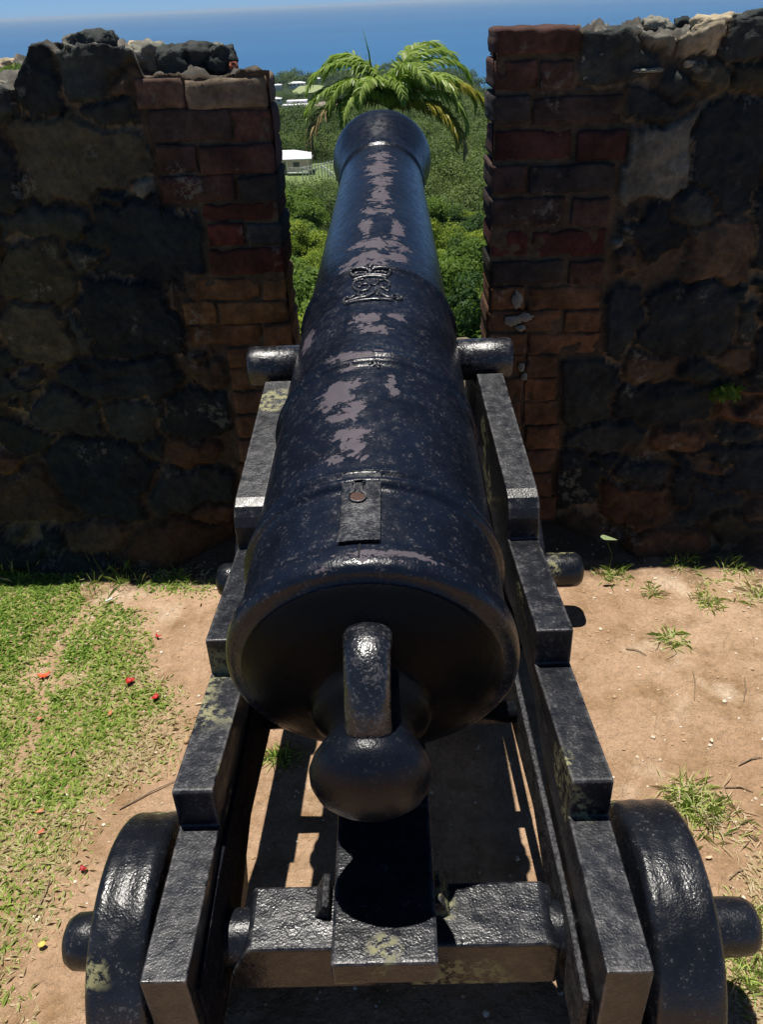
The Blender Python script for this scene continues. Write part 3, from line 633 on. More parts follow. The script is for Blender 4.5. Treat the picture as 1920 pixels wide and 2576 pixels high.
    # cap rocks along the top
    if side == 'L': caps = [(108, 118, 45, 26, DK, .10), (210, 108, 52, 40, DK, .12), (165, 98, 30, 22, GY, .2), (325, 124, 45, 34, GY, .14), (375, 132, 42, 36, DK, .1), (425, 128, 50, 36, DK, .12), (478, 130, 36, 34, DK, .10), (300, 112, 28, 20, TN, .2), (460, 112, 36, 20, GY, .2), (505, 143, 10, 10, (.25, .08, .05), .06), (250, 128, 30, 30, BK, .1), (40, 172, 35, 24, TN, .35), (8, 150, 30, 22, TN, .4), (12, 190, 24, 16, GY, .15), (28, 228, 12, 7, TN, .02)]
    else: caps = [(1110, 122, 46, 14, GY, .12), (1145, 96, 16, 12, (.30, .12, .08), .18), (1205, 92, 48, 30, (.13, .07, .055), .12), (1330, 92, 66, 32, DK, .1), (1422, 62, 36, 24, GY, .22), (1540, 66, 46, 34, TN, .08), (1510, 90, 36, 24, TN, .10), (1632, 52, 42, 28, DK, .08), (1478, 60, 24, 22, BK, .18), (1450, 100, 50, 16, TN, .10), (1590, 46, 34, 16, GY, .24), (1380, 112, 34, 14, GY, .04), (1318, 172, 14, 8, TN, -.008), (1268, 170, 7, 5, GY, -.008), (1400, 152, 34, 6, GY, -.004), (1494, 140, 14, 9, TN, -.006), (1528, 146, 8, 7, TN, -.008)]
    for ci, (cx_, cy_2, a, b, c_, dy) in enumerate(caps):
        x, z = aty(cx_, cy_2, WY+dy)[[0, 2]]; kk = abs(aty(cx_+10, cy_2, WY+dy)[0]-x)/10; a *= kk; b *= kk
        bmv, bmf = ico(3 if a > .03 else 2)
        V = []; sv = ci*3.7+sgn*20
        for v in bmv:
            vv = Vector(v); m_ = max(abs(vv.x), abs(vv.y), abs(vv.z)); vv = vv*(.55+.45/m_*.8)
            d = 1+mn.noise(vv*1.3+Vector((sv, 0, 0)))*.38+mn.noise(vv*3.1+Vector((sv, 5, 0)))*.2+mn.noise(vv*8+Vector((sv, 5, 3)))*.08
            V.append((x+vv.x*a*d, WY+dy+vv.y*min(max(a*.8, b*1.3), .09 if dy < .3 else .2)*d, z+vv.z*b*d*.95))
        o = obj('capstone', mesh('capstone', rel(V, root), bmf, M_cap, col=[tuple(min(1, q*(1.6 if c_ in (GY, TN) else 1.5)) for q in c_)]*len(V)), root)
    return root
def ico(sub):
    import bmesh
    b = bmesh.new(); bmesh.ops.create_icosphere(b, subdivisions=sub+1, radius=1); b.verts.ensure_lookup_table()
    V = [tuple(v.co) for v in b.verts]; F = [tuple(v.index for v in f.verts) for f in b.faces]; b.free(); return V, F
wallL = wall('L'); wallR = wall('R')
# white lichen splashes on the right jamb
t = NT('white lichen'); t.set(t.mix(t.noise(90, 4), (.12, .12, .10), (.30, .30, .26)), .95, t.bump(t.noise(120, 4), .003))
for cx_, cy_2, a, b in [(1118, 645, 12, 20), (1108, 690, 20, 12), (1135, 682, 18, 10), (1125, 705, 12, 8), (1127, 790, 8, 12), (1133, 810, 8, 10)]:
    x, z = W(cx_, cy_2); V = [(x, WY-.037, z)]; n_ = 22; a *= .00145; b *= .00145
    for k in range(n_):
        an = 2*math.pi*k/n_; r = 1+.45*mn.noise(Vector((math.cos(an)*2.2+cx_, math.sin(an)*2.2, cy_2))); V.append((x+a*r*math.cos(an), WY-.024, z+b*r*math.sin(an)))
    obj('lichen_patch', mesh('lichen_patch', rel(V, wallR), [(0, 1+k, 1+(k+1) % n_) for k in range(n_)], t.m), wallR)

# sill of the embrasure
V = []; F = []; cc = []; nx_, ny_ = 40, 20
for j in range(ny_+1):
    y = WY+.03+.58*j/ny_
    for i in range(nx_+1):
        hw_ = .36+.44*(y-WY)/.62; x = -.01+(-1+2*i/nx_)*hw_; V.append((x, y, .60-.05*(y-WY)+fbm(x*7, y*7)*.03)); cc.append((.2, .16, .11))
for j in range(ny_):
    for i in range(nx_): q = j*(nx_+1)+i; F.append((q, q+1, q+nx_+2, q+nx_+1))
n_top = len(V)
for i in range(nx_+1): V.append((-.01+(-1+2*i/nx_)*.36, WY+.03, -.1)); cc.append((.08, .06, .045))
for i in range(nx_): F.append((n_top+i, n_top+i+1, i+1, i))
sill = obj('embrasure_sill', mesh('embrasure_sill', np.array(V)-np.array([0, WY, 0]), F, M_stone, col=cc), label='low rubble sill between the two brick jambs, hidden behind the gun', category='wall sill'); sill.location = (0, WY, 0)

# ------------------------------------------------------------------ vegetation builders (numpy)
M_leaf = [leafmat('leaf bright', (.09, .16, .018), (.30, .36, .035)), leafmat('leaf mid', (.055, .12, .018), (.17, .26, .04)), leafmat('leaf dark', (.022, .055, .014), (.055, .12, .03))]
M_far = leafmat('leaf far', (.028, .062, .022), (.16, .21, .06), rough=.8, trans=.2)
t = NT('bark'); M_bark = t.set(t.mix(t.noise(9, 5, src=t.mapping((1, 1, .2))), (.07, .055, .04), (.20, .17, .13)), .9, t.bump(t.noise(14, 5), .02))
def leaves(C, N, size, r, aspect=.55, hang=.0, jit=.55):
    """leaf-shaped quads at centres C facing roughly N"""
    n = len(C); N = N+r.normal(0, jit, (n, 3)); N /= np.linalg.norm(N, axis=1)[:, None]
    A = r.normal(0, 1, (n, 3)); A[:, 2] -= hang; A -= N*(A*N).sum(1)[:, None]; A /= np.linalg.norm(A, axis=1)[:, None]; B = np.cross(N, A)
    s = (size*(.6+.8*r.random(n)))[:, None]; w_ = s*aspect
    Q = np.stack([C-A*s*.5, C+B*w_*.5+A*s*.05, C+A*s*.5, C-B*w_*.5+A*s*.05], 1)
    return Q.reshape(-1, 3), np.arange(4*n).reshape(n, 4)
def crown(seed, R=3., Hh=4.6, nl=7000, leaf=.17, lobes=26):
    r = np.random.default_rng(seed); C = []; N = []; T = []
    lb = []
    for i in range(lobes):
        a = r.random()*6.283; e = r.random(); rad = R*.92*math.sqrt(r.random()); z = Hh*(.28+.60*(1-(rad/R)**2)*(.45+.65*r.random()))
        lb.append((math.cos(a)*rad, math.sin(a)*rad, z, R*(.15+.17*r.random()), r.random()))
    per = nl//lobes
    for (x, y, z, q, tn) in lb:
        d = r.normal(0, 1, (per, 3)); d[:, 2] = np.abs(d[:, 2])*1.2-.15; d /= np.linalg.norm(d, axis=1)[:, None]
        rad = q*(1-.35*r.random(per)**2)*(1+.22*np.sin(d[:, 0]*5+tn*9)*np.cos(d[:, 1]*6+tn*4)+.12*r.normal(0, 1, per))
        C.append(np.array([x, y, z])+d*rad[:, None]*np.array([1, 1, .8])); N.append(d+np.array([0, 0, .5])); T.append(np.clip(.5+.6*(tn-.5)+.22*r.normal(0, 1, per), 0, 1))
    C = np.concatenate(C); N = np.concatenate(N); T = np.concatenate(T)
    V, F = leaves(C, N, leaf, r, jit=.42); return V, F, np.repeat(T, 4)
def trunk_mesh(seed, Hh=3., R=3., base=-1.5):
    r = random.Random(seed); mb = MB()
    V, F = tube([(0, 0, base), (.08, .05, 0), (.02, -.05, Hh*.35), (.1, .05, Hh*.6)], [.22, .17, .13, .08], 9); mb.add(V, F)
    for i in range(7):
        a = r.random()*6.28; rad = R*r.uniform(.4, .75); z0 = Hh*r.uniform(.1, .4)
        V, F = tube([(.03, 0, z0), (math.cos(a)*rad*.5, math.sin(a)*rad*.5, z0+Hh*.2), (math.cos(a)*rad, math.sin(a)*rad, z0+Hh*r.uniform(.3, .5))], [.08, .05, .02], 6); mb.add(V, F)
    return mesh('trunk', mb.verts(), mb.F, M_bark)
variants = []
for i in range(9):
    V, F, T = crown(40+i, leaf=.22 if i % 3 else .18, nl=8000 if i % 3 else 10000)
    variants.append((mesh('crown', V, F, M_leaf[i % 3], False, T), trunk_mesh(60+i)))
# near tree positions: hillside bush below the wall
kindname = ['yellow-green', 'mid green', 'dark green']
cnt = 0; placed = []; rt_ = random.Random(21)
def add_tree(x, y, vi, sc_, dz=0., lab=None):
    z = float(ground_z(x, y)); cr, tr = variants[vi]
    side = 'left' if x < 0 else 'right'; band = 'slope just beyond the wall' if y < 32 else ('middle slope' if y < 80 else 'far slope below the houses')
    o = thing('bushy_tree', lab or f'{kindname[vi % 3]} bushy tree on the {band}, {side} of the barrel', 'tree', (x, y, z+dz), f'{kindname[vi%3]} trees on the {band}, {side}')
    o.rotation_euler = (0, 0, rt_.random()*6.28); o.scale = (sc_*rt_.uniform(.9, 1.15), sc_*rt_.uniform(.9, 1.15), sc_*rt_.uniform(.75, 1.3))
    obj('crown', cr, o); obj('trunk', tr, o)
yy = 12.5
while yy < 150:
    step = 3.3+yy*.036; hw = .175*yy+2.5; nx = max(2, int(2*hw/step))
    for i in range(nx):
        x = -hw+(i+.5)*2*hw/nx+rt_.uniform(-1, 1)*step*.3; y = yy+rt_.uniform(-1, 1)*step*.35
        if y < 26 and x > 1.2 and x < 4.2 and False: continue
        f_ = mn.noise(Vector((x*.09, y*.07, 1.3))); k = 0 if f_ > .08 else (1 if f_ > -.16 else 2)
        if rt_.random() < .2: k = rt_.choice([0, 1, 2])
        if abs(x) < .03*y and y > 50 and y < 140 and rt_.random() < .0: continue
        add_tree(x, y, k+3*rt_.choice([0, 1, 2]), (.62+yy*.005)*rt_.uniform(.7, 1.4)); cnt += 1
    yy += step*.85
# far wood: one mass of crowns, thinning detail with distance
r = np.random.default_rng(5); C = []; N = []; SZ = []; T = []
y = 22.
while y < 1850:
    step = 4.5+y*.010; hw = .38*y+4; xs_ = np.arange(-hw, hw, step)
    for x in xs_:
        x = x+r.uniform(-.45, .45)*step; yy = y+r.uniform(-.45, .45)*step
        yc = np.interp(x, coast[:, 0], coast[:, 1])
        if yy > yc-6: continue
        outer = abs(x) > .20*yy+3
        if not outer and y < 150: continue
        # clearings: house plot, far fields and built land
        if 236 < yy < 268 and -38 < x < -13: continue
        if abs(x+21) < 5 and 262 < yy < 275: continue
        fld = vnoise(np.array([[x, yy]]), 1/75., 88)[0]
        if yy > 620 and fld > .60: continue
        if 860 < yy < 1010 and -75 < x < -30: continue
        R_ = (3.0+r.random()*2.2)*(1+max(0, (yy-300))*.0004); q_ = x/yy; lim = None
        if -.17 < q_ < -.045 and yy < 240: lim = .170
        elif -.14 < q_ < -.07 and 560 < yy < 916: lim = .0995
        elif -.075 < q_ < -.025 and 560 < yy < 850: lim = .105
        elif -.14 < q_ < -.05 and 940 < yy < 1300: lim = .080
        if outer: R_ *= min(1, .45+yy*.006)
        if lim:
            R_ = min(R_, (H-lim*yy-float(ground_z(x, yy)))/2.1)
            if R_ < 1.: continue
        nl = int(np.clip(130000/yy, 90, 700)*1.0) if not outer else int(np.clip(60000/yy, 50, 900)); tn = float(np.clip(.5*r.random()+.9*(vnoise(np.array([[x, yy]]), 1/38., 91)[0]-.25), 0, 1)); zg = float(ground_z(x, yy))
        d = r.normal(0, 1, (nl, 3)); d[:, 2] = np.abs(d[:, 2])*1.2-.4; d /= np.linalg.norm(d, axis=1)[:, None]
        ph = r.random(3)*6; q = R_*(1+.28*np.sin(d[:, 0]*4+ph[0])*np.cos(d[:, 1]*5+ph[1])+.1*r.normal(0, 1, nl))*(1-.3*r.random(nl)**2)
        C.append(np.array([x, yy, zg+R_*.75])+(r.random()-.3)*R_*.8*np.array([0, 0, 1.])+d*q[:, None]*np.array([1, 1, .95])); N.append(d+np.array([0, 0, .15])); SZ.append(np.full(nl, min(R_*2.9/math.sqrt(nl), .16+.006*yy if outer else 9))); T.append(np.clip(.40+.85*(tn-.5)+.12*r.normal(0, 1, nl)-(yy-150)*.00012, 0, 1))
    y += step*.9
C = np.concatenate(C); N = np.concatenate(N); SZ = np.concatenate(SZ); T = np.concatenate(T)
V, F = leaves(C, N, SZ, r, .8, jit=.3)
obj('far_woodland', mesh('far_woodland', V, F, M_far, False, np.repeat(T, 4)), kind='stuff', label='green woodland covering the valley down to the coast')

# slope scrub right under the wall
r = np.random.default_rng(15); n_ = 26000
yy = 5+23*r.random(n_); xx = (r.random(n_)*2-1)*(.2*yy+2.5); zz = ground_z(xx, yy)+.05+.5*r.random(n_)**2
V, F = leaves(np.c_[xx, yy, zz], np.tile([0, 0, 1.], (n_, 1)), np.full(n_, .16), r, .5)
obj('scrub', mesh('scrub', V, F, M_leaf[0], False, np.repeat(r.random(n_), 4)), kind='stuff', label='low scrub and rough grass on the slope under the wall')

# ------------------------------------------------------------------ the palm
PY = 36.0; pc = aty(846, 236, PY); pbase = np.array([pc[0]+.3, PY, float(ground_z(pc[0], PY))-.3])
palm = thing('palm_tree', 'tall palm with a crown of arching wind-blown fronds right behind the cannon muzzle', 'palm tree', tuple(pbase))
M_palm = leafmat('palm leaf', (.15, .27, .04), (.50, .60, .17), rough=.36, trans=.45)
M_palmy = leafmat('palm leaf yellowing', (.14, .17, .02), (.42, .34, .05), rough=.35, trans=.35)
M_palmd = leafmat('palm leaf dry', (.20, .15, .05), (.42, .33, .18), rough=.6, trans=.2)
tp = [(0, 0, 0)]; tz = pc[2]-pbase[2]
V, F = tube([(0, 0, 0), (.05, 0, tz*.3), (-.1, 0, tz*.7), (-.3, 0, tz-1.3), (-.3, 0, tz-.1)], [.34, .26, .22, .19, .12], 16)
t = NT('palm trunk'); t.set(t.mix(t.noise(3, 3, src=t.mapping((.3, .3, 6))), (.16, .14, .11), (.34, .31, .26)), .9)
obj('trunk', mesh('trunk', V, F, t.m), palm)
V, F = tube([(-.3, 0, tz-1.5), (-.3, 0, tz-.7), (-.3, 0, tz+.1)], [.20, .2, .08], 14); obj('crownshaft', mesh('crownshaft', V, F, M_palm, tint=np.full(len(V), .5)), palm)
def frond(az, el, L, droop, mat, seed, ll=1.0, wind=.25):
    L = L*.88; r = np.random.default_rng(seed); n = 58; P = []; p = np.array([-.3, 0, tz]); e = el
    ds = L/n; az2 = az
    for i in range(n+1):
        P.append(p.copy()); d = np.array([math.cos(az2)*math.cos(e), math.sin(az2)*math.cos(e), math.sin(e)]); p = p+d*ds
        e -= droop/n*(.4+1.2*i/n); az2 += wind*.010
    P = np.array(P); D = np.gradient(P, axis=0); D /= np.linalg.norm(D, axis=1)[:, None]
    side = np.cross(D, [0, 0, 1.]); side /= np.linalg.norm(side, axis=1)[:, None]+1e-6; up = np.cross(side, D)
    V = []; F = []; T = []
    tv, tf = tube([tuple(q) for q in P[::3]], list(np.linspace(.045, .008, len(P[::3]))), 5); V += tv; F += tf; T += [.8]*len(tv)
    for i in range(5, n+1):
        f = i/n; le = ll*L*.20*math.sin(math.pi*min(.97, .12+.86*f))**.6*r.uniform(.85, 1.1)
        for s_ in (-1, 1):
            for rep in (0, 1):
                lift = r.uniform(-.15, .45); d0 = side[i]*s_*.75+D[i]*(.55+.3*f)+up[i]*lift; d0 /= np.linalg.norm(d0)
                b = P[i]+D[i]*ds*(rep*.5+r.uniform(0, .3)); wd = .049*(1-.3*f)*r.uniform(.8, 1.2)
                d1 = d0+np.array([0, 0, -.35-.3*r.random()]); d1 /= np.linalg.norm(d1); d2 = d1+np.array([.12, 0, -.6]); d2 /= np.linalg.norm(d2)
                q0 = b; q1 = b+d0*le*.35; q2 = q1+d1*le*.35; q3 = q2+d2*le*.35
                wv = np.cross(d0, up[i]*.6+side[i]*.2+r.normal(0, .3, 3)); wv /= np.linalg.norm(wv)+1e-6; k = len(V); tt = float(np.clip(r.normal(.5, .25), 0, 1))
                for q, ww in ((q0, .5), (q1, 1), (q2, .8), (q3, .08)): V += [tuple(q-wv*wd*ww), tuple(q+wv*wd*ww)]; T += [tt, tt]
                F += [(k, k+1, k+3, k+2), (k+2, k+3, k+5, k+4), (k+4, k+5, k+7, k+6)]
    return mesh('frond', V, F, mat, False, T)
R_ = math.radians
fr = [(180, 66, 4.9, 2.5, M_palm), (190, 44, 4.7, 2.2, M_palm), (168, 78, 4.3, 2.6, M_palm), (205, 58, 4.2, 2.7, M_palm), (232, 70, 3.6, 3.0, M_palm),
      (4, 66, 4.9, 2.5, M_palm), (-10, 50, 4.8, 2.4, M_palm), (16, 76, 4.7, 2.4, M_palm), (-28, 60, 4.4, 2.8, M_palm), (60, 60, 4.6, 2.2, M_palm), (150, 74, 4.6, 2.3, M_palm), (35, 80, 4.8, 2.3, M_palm), (-60, 80, 4.0, 2.8, M_palm), (218, 48, 3.9, 2.8, M_palm),
      (-12, 40, 5.4, 2.2, M_palmy), (-24, 12, 4.6, 1.9, M_palmd), (196, 28, 5.2, 2.4, M_palmd), (-80, 74, 3.2, 3., M_palm), (-35, 22, 4.4, 2.1, M_palmy), (-20, 35, 4.6, 2.4, M_palm)]
for i, (a, e, L, dr, m_) in enumerate(fr):
    o = obj('frond', frond(R_(a), R_(e), L, dr, m_, 100+i), palm)
    if m_ is M_palmy: o['label'] = 'yellowing drooping frond'
    if m_ is M_palmd: o['label'] = 'dry brownish drooping frond'
a_ = aty(806, 165, PY)-pbase; b_ = aty(785, 62, PY)-pbase
V, F = tube([(-.3, 0, tz), tuple(a_*.5+np.array([-.3, 0, tz])*.5+np.array([.06, 0, 0])), tuple(a_), tuple((a_+b_)/2+np.array([.05, 0, 0])), tuple(b_)], [.05, .045, .045, .028, .004], 8)
obj('spear_leaf', mesh('spear_leaf', V, F, M_palm, tint=np.full(len(V), .1)), palm)['label'] = 'unopened dark green spear leaf standing up from the crown'

# ------------------------------------------------------------------ buildings
t = NT('white render'); M_white = t.set(t.mix(t.noise(.8, 3), (.78, .78, .78), (.86, .86, .85)), .6)
t = NT('cream wall'); M_cream = t.set(t.mix(t.noise(.7, 3), (.42, .36, .30), (.50, .43, .36)), .8)
t = NT('white roof sheet'); M_roof = t.set(t.mix(t.noise(.5, 3), (.80, .80, .82), (.88, .88, .9)), .5)
t = NT('window glass'); M_glass = t.set((.03, .04, .05), .15, spec=.6)
t = NT('lawn'); t.set(t.mix(t.noise(.4, 4), (.10, .16, .04), (.17, .22, .07)), .9)
M_lawn = t.m
HY = 255.
def house(name_lab, x0, x1, y, dep, zb, h, roofh, wallm, roofm, wins, over=.8, flat=False, group=None):
    o = thing('house', name_lab, 'house', ((x0+x1)/2, y, zb), group); w_ = (x1-x0)/2
    mb = MB(); mb.box(-w_, w_, 0, dep, -3, h); obj('wall', mesh('wall', mb.verts(), mb.F, wallm, False), o)
    mb = MB()
    if flat: mb.box(-w_-over, w_+over, -over, dep+over, h+.003, h+roofh)
    else:
        a, b = w_+over, over; rd = min(dep/2+over, a*.9)
        V = [(-a, -b, h), (a, -b, h), (a, dep+b, h), (-a, dep+b, h), (-a, -b, h+.3), (a, -b, h+.3), (a, dep+b, h+.3), (-a, dep+b, h+.3), (-a+rd, dep/2, h+roofh), (a-rd, dep/2, h+roofh)]
        mb.add(V, [(3, 2, 1, 0), (0, 1, 5, 4), (1, 2, 6, 5), (2, 3, 7, 6), (3, 0, 4, 7), (4, 5, 9, 8), (5, 6, 9), (6, 7, 8, 9), (7, 4, 8)])
    obj('roof', mesh('roof', np.array(mb.verts())+np.array([0, 0, .003]), mb.F, roofm, False), o)
    for (a, b, c, d) in wins:
        mb = MB(); mb.box(-w_+a, -w_+b, -.05, .2, c, d); obj('window', mesh('window', mb.verts(), mb.F, M_glass, False), o)
    return o
p = aty(640, 373, HY); hz = p[2]
xr = aty(671, 360, HY)[0]
hs = house('cream house with a wide white hipped roof and white porch rail, left of the muzzle', xr-19.5, xr, HY, 9, hz-.2, 3.5, 2.0, M_cream, M_roof, [(12.2, 12.5, .3, 3.0), (14.7, 16.5, 1.4, 2.8), (8.5, 10.5, 1.2, 2.6)])
mb = MB(); mb.box(3.2, 9.6, -2.0, -.003, .0, .35); mb.box(9.2, 9.4, -1.95, -1.8, .35, 3.4); mb.box(3.3, 3.5, -1.95, -1.8, .35, 3.4)
obj('porch', mesh('porch', mb.verts(), mb.F, M_white, False), hs)
mb = MB()
for z in (.75, 1.2, 1.6): mb.box(3.5, 9.2, -1.95, -1.85, z, z+.14)
for x in np.arange(3.6, 9.2, 1.1): mb.box(x, x+.1, -1.94, -1.86, .35, 1.75)
obj('porch_rail', mesh('porch_rail', mb.verts(), mb.F, M_white, False), hs)
# post and rail fences by the house
def fence(lab, p0, p1, y0, y1, n):
    a = aty(p0[0], p0[1], y0); b = aty(p1[0], p1[1], y1); o = thing('fence', lab, 'fence', tuple(a)); d = b-a; L = np.linalg.norm(d[:2]); u = np.array([d[0], d[1], 0])/L; nrm = np.array([-u[1], u[0], 0])
    for k in range(n+1):
        f = k/n; c_ = d*f; V = []
        for s1 in (-.11, .11):
            for s2 in (-.11, .11):
                for zz in (-2.5, 1.75): V.append(c_+u*s1+nrm*s2+np.array([0, 0, zz]))
        obj('post', mesh('post', V, [(0, 1, 3, 2), (4, 6, 7, 5), (0, 4, 5, 1), (2, 3, 7, 6), (0, 2, 6, 4), (1, 5, 7, 3)], M_white, False), o)
    for zz in (.45, 1.3):
        V = []
        for f in (0, 1):
            for s2 in (-.05, .05):
                for z2 in (0, .22): V.append(d*f+nrm*s2+np.array([0, 0, zz+z2]))
        obj('rail', mesh('rail', V, [(0, 1, 3, 2), (4, 6, 7, 5), (0, 4, 5, 1), (2, 3, 7, 6), (0, 2, 6, 4), (1, 5, 7, 3)], M_white, False), o)
fence('white post and rail fence running downhill in front of the cream house', (655, 377), (722, 362), 243, 256, 10)
fence('white post and rail fence lower down the slope beside the palm frond', (697, 371), (728, 392), 244, 236, 5)
# lawn round the house
def patch(name, pts, y, mat, kind='structure', dz=.3, **kw):
    V = []; c_ = np.mean([aty(a, b, y)[0] for a, b in pts])
    return None
V = []; F = []
for j, y in enumerate(np.linspace(234, 276, 8)):
    for i, x in enumerate(np.linspace(-40, -12, 12)): V.append((x, y, float(ground_z(x, y))+.25))
for j in range(7):
    for i in range(11): q = j*12+i; F.append((q, q+1, q+13, q+12))
obj('lawn', mesh('lawn', V, F, M_lawn), kind='structure')
# far buildings
far = [((602, 660), (176, 191), 1350, 'small far house with a white roof at the left end of the shore', (602, 0)),
       ]
def fbox(lab, x0, x1, ytop, ybot, y, dep=12, roof=M_roof, wallm=M_white, wins=0, flat=False, rh=.35):
    a = aty(x0, ybot, y); b = aty(x1, ybot, y); tpz = aty((x0+x1)/2, ytop, y)[2]; zb = (a[2]+b[2])/2; hh = tpz-zb; L = b[0]-a[0]
    wn = [(L*(i+.25)/wins, L*(i+.75)/wins, hh*.2, hh*.5) for i in range(wins)]
    return house(lab, a[0], b[0], y, dep, zb, hh*(1-rh), hh*rh, wallm, roof, wn, over=.5, flat=flat)
fbox('tiny white house near the shore, close to the left jamb', 592, 609, 183, 191, 1280)
fbox('long low white-roofed house above the shore on the left', 625, 660, 178, 188, 1300, wins=4)
fbox('pale building with a grey-green roof on the shore ridge left of the palm', 673, 695, 169, 177, 1450)
fbox('white-roofed house half hidden behind the left jamb', 580, 609, 212, 223, 980, wins=3)
fbox('large white two-tier building with dark windows left of the palm fronds', 622, 664, 219, 229, 930, wins=5, flat=True, rh=.3)
fbox('low white annex in front of the large white building', 612, 668, 228, 238, 915, wins=6, flat=True, rh=.3)
# bare quarry-like ground and pale field
t = NT('bare far ground'); M_bare = t.set(t.mix(t.noise(.03, 4), (.20, .16, .13), (.36, .30, .25)), .95)
t = NT('pale field'); M_field = t.set(t.mix(t.noise(.02, 4), (.20, .26, .10), (.30, .33, .16)), .95)
def ground_patch(name, x0, x1, y0, y1, mat, dz, nx=16, ny=8):
    V = []; F = []
    for j in range(ny+1):
        for i in range(nx+1):
            fx = i/nx*2-1; fy = j/ny*2-1; q = 1-.25*abs(fy)**3; x = (x0+x1)/2+(x1-x0)/2*fx*q; y = (y0+y1)/2+(y1-y0)/2*fy*(1-.3*abs(fx)**3); V.append((x, y, float(ground_z(x, y))+dz))
    for j in range(ny):
        for i in range(nx): q = j*(nx+1)+i; F.append((q, q+1, q+nx+2, q+nx+1))
    obj(name, mesh(name, V, F, mat), kind='structure')
ground_patch('bare_field', -82, -28, 840, 1000, M_bare, 2.5)
ground_patch('pale_field', -118, -80, 1120, 1330, M_field, 3.5)
# surf and shore rocks on the right headland
t = NT('foam'); fm = t.noise(.09, 5, .7); t.set((.75, .8, .82), .7); tr = t.n.new('ShaderNodeBsdfTransparent'); ms = t.n.new('ShaderNodeMixShader')
t.l.new(t.ramp(fm, (.47, 0.), (.60, 1.)), ms.inputs[0]); t.l.new(tr.outputs[0], ms.inputs[1]); t.l.new(t.b.outputs[0], ms.inputs[2]); t.l.new(ms.outputs[0], t.o.inputs[0]); M_foam = t.m
V = []; F = []
cp = [(90, 1665), (112, 1560), (125, 1440), (129, 1330), (126, 1240), (135, 1170), (180, 1135)]
for x, y in cp: V += [(x-4, y-3, ZSEA+.6), (x+9+8*math.sin(x*.7), y+6, ZSEA+.6)]
for i in range(len(cp)-1): F.append((2*i, 2*i+1, 2*i+3, 2*i+2))
obj('surf', mesh('surf', V, F, M_foam), kind='stuff', label='white surf along the right headland')
rr0 = random.Random(3); first = None
bv, bf = ico(2); M_rock = plain('shore rock', (.33, .27, .21), .9, .3, .35, .3)
rv = [tuple(Vector(v)*(1+.35*mn.noise(Vector(v)*1.6))) for v in bv]; rme = mesh('shore_rock', rv, bf, M_rock, False)
for k in range(14):
    f = rr0.random(); x = 116+14*f+rr0.uniform(-3, 4); y = 1500-260*f+rr0.uniform(-10, 10); xo = np.interp(y, [1165, 1230, 1330, 1440, 1560], [133, 124, 129, 125, 112])+rr0.uniform(-3, 5)
    o = obj('shore_rock', rme); o.location = (xo, y, ZSEA+rr0.uniform(-.5, 1)); s_ = rr0.uniform(2, 5); o.scale = (s_, s_, s_*.8); o.rotation_euler = (0, 0, rr0.random()*6)
    o['label'] = 'pale brown rock in the surf at the foot of the right headland'; o['category'] = 'rock'; o['group'] = 'rocks along the right headland shore'

# ------------------------------------------------------------------ grass and litter on the platform
def disp(P):   # survey coordinates of ground points (used to lay out the real grass patches)
    c = (P-CAM) @ M; return (CX+FPX*c[:, 0]/-c[:, 2])/S, (CY-FPX*c[:, 1]/-c[:, 2])/S
t = NT('grass blade'); a = t.attr('tint').outputs['Fac']
c = t.ramp(a, (0., (.19, .31, .05)), (.38, (.40, .50, .11)), (.60, (.48, .49, .21)), (.74, (.56, .47, .27)), (1., (.62, .50, .33)))
t.set(c, .5, spec=.3); tr = t.n.new('ShaderNodeBsdfTranslucent'); t.l.new(c, tr.inputs[0]); ms = t.n.new('ShaderNodeMixShader'); ms.inputs[0].default_value = .25
t.l.new(t.b.outputs[0], ms.inputs[1]); t.l.new(tr.outputs[0], ms.inputs[2]); t.l.new(ms.outputs[0], t.o.inputs[0]); M_grass = t.m
def blades(C, L, W_, T, r, lean=1.0, azm=None):
    n = len(C); az = r.random(n)*6.283 if azm is None else azm; e = np.clip(r.normal(.45, .35, n)/lean, .05, 1.4)
    d = np.c_[np.cos(az)*np.cos(e), np.sin(az)*np.cos(e), np.sin(e)]; sd = np.c_[-np.sin(az), np.cos(az), r.normal(0, .3, n)]
    L = L[:, None]; W2 = W_[:, None]; m_ = C+d*L*.55; tip = C+d*L+np.c_[np.zeros(n), np.zeros(n), -.35*L[:, 0]]*np.cos(e)[:, None]
    Q = np.stack([C-sd*W2*.35, C+sd*W2*.35, m_+sd*W2*.5, tip, m_-sd*W2*.5], 1)
    return Q.reshape(-1, 3), np.arange(5*n).reshape(n, 5), np.repeat(T, 5)
r = np.random.default_rng(77)
n_ = 1100000; x = -3.2+6.4*r.random(n_); y = .2+2.36*r.random(n_)
z = gz0(x, y); dx, dy = disp(np.c_[x, y, z])
P2 = np.c_[x, y]
clump = vfbm(P2, 9, 4, 5); cl2 = vfbm(P2, 2.6, 3, 15)
bx = np.interp(dy, [1240, 1290, 1330, 1420, 1500, 1600, 1680, 1720, 1800, 1900, 2000, 2100, 2216], [215, 215, 320, 330, 400, 410, 370, 250, 215, 185, 140, 60, 80])
dens = np.clip((bx-dx)/90+.15, 0, 1)
dens *= np.clip(1.2-np.clip((dy-1750)/450, 0, .8), 0, 1)
